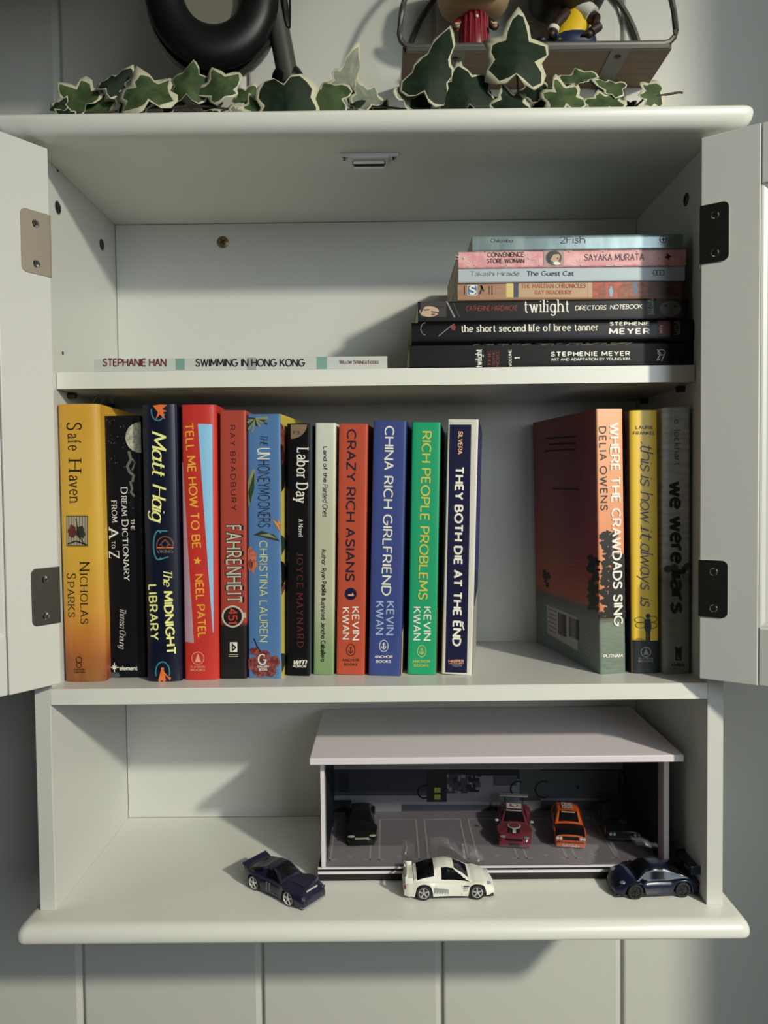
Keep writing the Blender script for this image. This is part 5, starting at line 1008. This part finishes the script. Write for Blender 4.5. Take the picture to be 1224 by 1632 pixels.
def cup(yc, s, u=338, v=-12, rx=103, rz=119, hole=.43):
    c = aty(u, v, yc); k = (yc+.62)/F; W_, H_ = rx*k, rz*k; hx, hz = W_*hole, H_*hole*.98
    Mx = Matrix.Translation(c-hp.location) @ Matrix.Rotation(R(7), 4, 'Z')
    m = MB(); secs = []
    for i in range(40):
        a = 2*math.pi*i/40; r0x, r0z = (W_+hx)/2, (H_+hz)/2; tx, tz = (W_-hx)/2, (H_-hz)/2; S2 = []
        for j in range(12):
            b_ = 2*math.pi*j/12; S2.append(Mx @ Vector(((r0x+tx*math.cos(b_))*math.cos(a), s*.012*math.sin(b_), (r0z+tz*math.cos(b_))*math.sin(a))))
        secs.append(S2)
    secs.append(secs[0]); m.loft(secs, PAD, closed=True, caps=False); m.build('ear_cushion', hp, smooth=True)
    m = MB(); m.loft([[Mx @ Vector((W_*.6*math.cos(2*math.pi*i/32), s*yy, H_*.6*math.sin(2*math.pi*i/32))) for i in range(32)] for yy in (.007, .008)], mat('speaker_cloth', (96, 94, 82), .8), closed=True); m.build('speaker_cloth', hp, smooth=30)
    m = MB(); secs = []
    for f, yy in ((.40, .004), (.42, .026), (1.0, .010), (1.02, .014), (1.0, .020), (.86, .030), (.42, .034)):
        secs.append([Mx @ Vector((W_*f*math.cos(2*math.pi*i/40), s*yy, H_*f*math.sin(2*math.pi*i/40))) for i in range(40)])
    m.loft(secs[1:], SHELL, closed=True, caps=False); m.build('ear_cup', hp, smooth=True)
    return c
c1 = cup(.026, 1); c2 = cup(.112, -1, 346, -6, 96, 110)
m = MB(); P = []
for i in range(25):
    t = math.pi*i/24; P.append(Vector((c1.x+(top.x-c1.x)*math.sin(t), c1.y+.026+(c2.y-c1.y-.04)*(1-math.cos(t))/2, c1.z+.045+(top.z+.014-c1.z-.045)*math.sin(t)**.7))-hp.location)
secs = [[p+Vector((dx, 0, dz)) for dx, dz in ((-.014, -.003), (.014, -.003), (.014, .003), (-.014, .003))] for p in P]
m.loft(secs, PAD, closed=True); m.build('headband', hp, smooth=50)
m = MB(); m.tube([Vector(aty(u, v, .04))-hp.location for u, v in ((448, -60), (450, -20), (453, 8), (455, 26), (458, 38), (459, 44))], [.0035, .0035, .0035, .003, .003, .002], PAD, 8)
m.tube([Vector(aty(u, v, .042))-hp.location for u, v in ((462, -60), (462, 20), (461, 44), (458, 44))], .0013, PAD, 6); m.build('cable', hp, smooth=True)

# ================================================================ wire wall shelf with two figures
SY0, SY1 = .110, .1815; SZ = .4505; k_ = (SY0+.62)/F
xl, xr = aty(637, 92, SY0).x, aty(1077, 92, SY0).x
ws = empty('wire_wall_shelf', loc=((xl+xr)/2, SY1, SZ), label='brown wooden wall shelf with dark wire hoops above the cabinet', cat='shelf')
WOOD = mat('shelf_wood', (96, 76, 58), .6, noise=((6, 160, 60), (80, 62, 48), .6)); WIRE = mat('wire_dark', (84, 82, 76), .42, .5)
W2 = (xr-xl)/2; off = ws.location
def wp(name, f, **k): m = MB(); f(m); m.v = [tuple(Vector(v)-off) for v in m.v]; return m.build(name, ws, **k)
wp('board', lambda m: m.box(xl+.003, xr-.003, SY0+.002, SY1-.001, SZ, SZ+.006, WOOD, .0006))
cx_ = (xl+xr)/2
def hoop(m, y, W2=W2):
    n = 40; rc = .012; P = [(cx_-W2+rc, y, SZ+.004)]+[(cx_-W2+rc-rc*math.sin(R(a)), y, SZ+.004+rc-rc*math.cos(R(a))) for a in (30, 60, 90)]
    P += [(cx_-W2*math.cos(math.pi*i/n), y, SZ+.012+W2*math.sin(math.pi*i/n)) for i in range(2, n-1)]
    P += [(cx_+W2-rc+rc*math.sin(R(a)), y, SZ+.004+rc-rc*math.cos(R(a))) for a in (90, 60, 30)]+[(cx_+W2-rc, y, SZ+.004)]
    m.tube(P, .0028, WIRE, 8, closed=True)
wp('wire_hoop', lambda m: hoop(m, SY0), smooth=True); wp('wire_hoop', lambda m: hoop(m, SY1-.0035, W2-.0085), smooth=True)
wp('rim', lambda m: m.box(xl+.006, xr-.006, SY0-.0022, SY0+.0022, SZ-.001, SZ+.0068, WIRE, .001))
for u in (728, 990):
    x = aty(u, 100, SY0).x; wp('strap', lambda m: m.box(x-.009, x+.009, SY0-.0015, SY1-.001, SZ-.0012, SZ-.0001, WIRE, .0002)); m = MB(); screw_head(m, axis_mat(Vector((x, SY0+.012, SZ-.0012))-off, (1, 0, 0), (0, -1, 0)), .0035, SCREW); m.build('screw', ws, smooth=30)
    wp('wall_bracket', lambda m: m.box(x-.004, x+.004, SY1-.0035, SY1-.0005, SZ-.014, SZ-.001, WIRE, .0003))
# figures
SKIN = mat('figure_skin', (176, 150, 112), .5); HAIRD = mat('figure_hair_dark', (40, 34, 30), .55); CRIM = mat('figure_crimson', (116, 22, 34), .4); BRN = mat('figure_brown', (40, 27, 22), .5); YEL = mat('figure_yellow', (206, 172, 28), .45); FBL = mat('figure_blue', (22, 38, 66), .5); FWH = mat('figure_white', (196, 194, 184), .5); FBK = mat('figure_black_hair', (22, 19, 18), .5)
FZ = SZ+.0063
def fig(name, label, u, y): c = aty(u, 92, y); return empty(name, loc=(c.x, y, FZ), label=label, cat='figurine', group='big-headed vinyl figures on the wire shelf')
f1 = fig('vinyl_figure', 'big-headed vinyl figure with a dark beard and crimson outfit, on the left', 756, .128)
K1 = (.128+.62)/F
def fp(root, name, f, smooth=True): m = MB(); f(m); return m.build(name, root, smooth=smooth)
def limbs(m, P, r, ma): m.tube(P, r, ma, 10)
hz = .037
fp(f1, 'head', lambda m: (m.sphere((0, 0, hz+.027), (.036, .030, .028), SKIN, p=.72, seg=28, rings=18), [m.sphere((s*.036, .002, hz+.025), (.004, .005, .006), SKIN) for s in (-1, 1)]))
def beard(m):
    P = []
    for i in range(13):
        a = R(195+i*150/12); P.append((.0335*math.cos(a)*1.0, -.024-.004*abs(math.sin(a)), hz+.024+.0205*math.sin(a)))
    m.tube(P, [.003]+[.0048]*11+[.003], HAIRD, 8); m.sphere((0, -.0285, hz+.0075), (.007, .003, .006), HAIRD)
    for s in (-1, 1): m.tube([(s*.001, -.0305, hz+.0175), (s*.006, -.031, hz+.0175), (s*.012, -.0305, hz+.0145)], [.0022, .002, .001], HAIRD, 8)
fp(f1, 'beard', beard)
fp(f1, 'eye', lambda m: m.sphere((-.014, -.028, hz+.033), (.0045, .003, .0045), BLACK)); fp(f1, 'eye', lambda m: m.sphere((.014, -.028, hz+.033), (.0045, .003, .0045), BLACK))
fp(f1, 'nose', lambda m: m.sphere((0, -.031, hz+.0235), (.003, .003, .003), SKIN))
fp(f1, 'hair', lambda m: m.sphere((0, .004, hz+.038), (.037, .030, .021), HAIRD, p=.72, seg=28, rings=16))
def rob(m):
    m.lathe([(.0145, 0), (.0155, .002), (.0145, .013), (.0135, .028), (.010, .040)], CRIM, None, 20)
    for i in range(9): a = R(180+i*22.5); m.tube([(.0145*math.cos(a), .0145*math.sin(a), .001), (.0128*math.cos(a), .0128*math.sin(a), .034)], .0014, CRIM, 6)
fp(f1, 'outfit', rob)
for s in (-1, 1): fp(f1, 'arm', lambda m: (limbs(m, [(s*.012, 0, .033), (s*.020, -.004, .024), (s*.018, -.011, .020)], [.0042, .0038, .003], CRIM if s < 0 else BRN), m.sphere((s*.018, -.013, .0205), (.0028, .0028, .0028), SKIN), [m.tube([(s*.018+q*.0011, -.014, .0205), (s*.018+q*.0011, -.0165, .0198+abs(q)*.0004)], .0008, SKIN, 6) for q in (-1.5, -.5, .5, 1.5)], m.tube([(s*.0158, -.0135, .0215), (s*.0148, -.0152, .0225)], .0008, SKIN, 6)))
fp(f1, 'chest_badge', lambda m: m.sphere((.001, -.0148, .028), (.0016, .0012, .0016), FWH))
f2 = fig('vinyl_figure', 'big-headed vinyl figure with huge black hair and yellow shirt, on the right', 905, .128)
fp(f2, 'hair', lambda m: m.sphere((.001, .004, .070), (.0385, .033, .031), FBK, p=.7, seg=28, rings=18))
fp(f2, 'head', lambda m: m.sphere((.001, -.002, .062), (.034, .030, .022), BRN, p=.72, seg=28, rings=16))
for s in (-1, 1): fp(f2, 'eye', lambda m: m.sphere((s*.013, -.031, .067), (.0045, .0025, .0045), BLACK))
fp(f2, 'shirt', lambda m: m.loft([[Vector((dx+.0115*rx*math.cos(a), .009*rx*math.sin(a), zz)) for a in [2*math.pi*j/18 for j in range(18)]] for rx, zz, dx in ((.95, .004, 0), (1.15, .009, .001), (1.1, .016, .003), (.95, .024, .006), (.7, .032, .008))], YEL, closed=True))
fp(f2, 'shorts', lambda m: (m.sphere((.004, -.003, .005), (.0165, .013, .008), FBL, p=.8), m.tube([(-.004, -.004, .005), (-.014, -.012, .004)], [.006, .005], FBL, 10)))
fp(f2, 'arm', lambda m: (limbs(m, [(.012, -.004, .029), (.0185, -.008, .021), (.019, -.012, .013), (.014, -.014, .008)], [.005, .0046, .0042, .0034], BRN), m.sphere((.012, -.015, .0065), (.0036, .003, .003), BRN), [m.tube([(.011+q*.0012, -.0165, .0065), (.009+q*.0012, -.018, .0045)], .0009, BRN, 6) for q in (-1.5, -.5, .5, 1.5)]))
fp(f2, 'sleeve', lambda m: m.tube([(.008, -.003, .033), (.0135, -.006, .0285), (.0165, -.0075, .0245)], [.0058, .0062, .0060], FWH, 12))
fp(f2, 'arm', lambda m: (limbs(m, [(-.002, -.004, .028), (-.010, -.010, .018), (-.014, -.012, .010)], [.0042, .0038, .003], BRN), m.sphere((-.0145, -.013, .008), (.003, .003, .003), BRN)))
fp(f2, 'wrist_band', lambda m: m.tube([(-.0125, -.0115, .0135), (-.0135, -.012, .0105)], .0042, FWH, 10))
for s in (-1, 1): fp(f2, 'shoe', lambda m: m.sphere((-.016+s*.006, -.010, .0035), (.005, .006, .0034), BLACK))
for o_ in f2.children:
    if o_.name.split('.')[0] not in ('hair', 'head', 'eye'):
        for v_ in o_.data.vertices: v_.co = (v_.co.x*1.3, v_.co.y*1.15, v_.co.z*1.28)
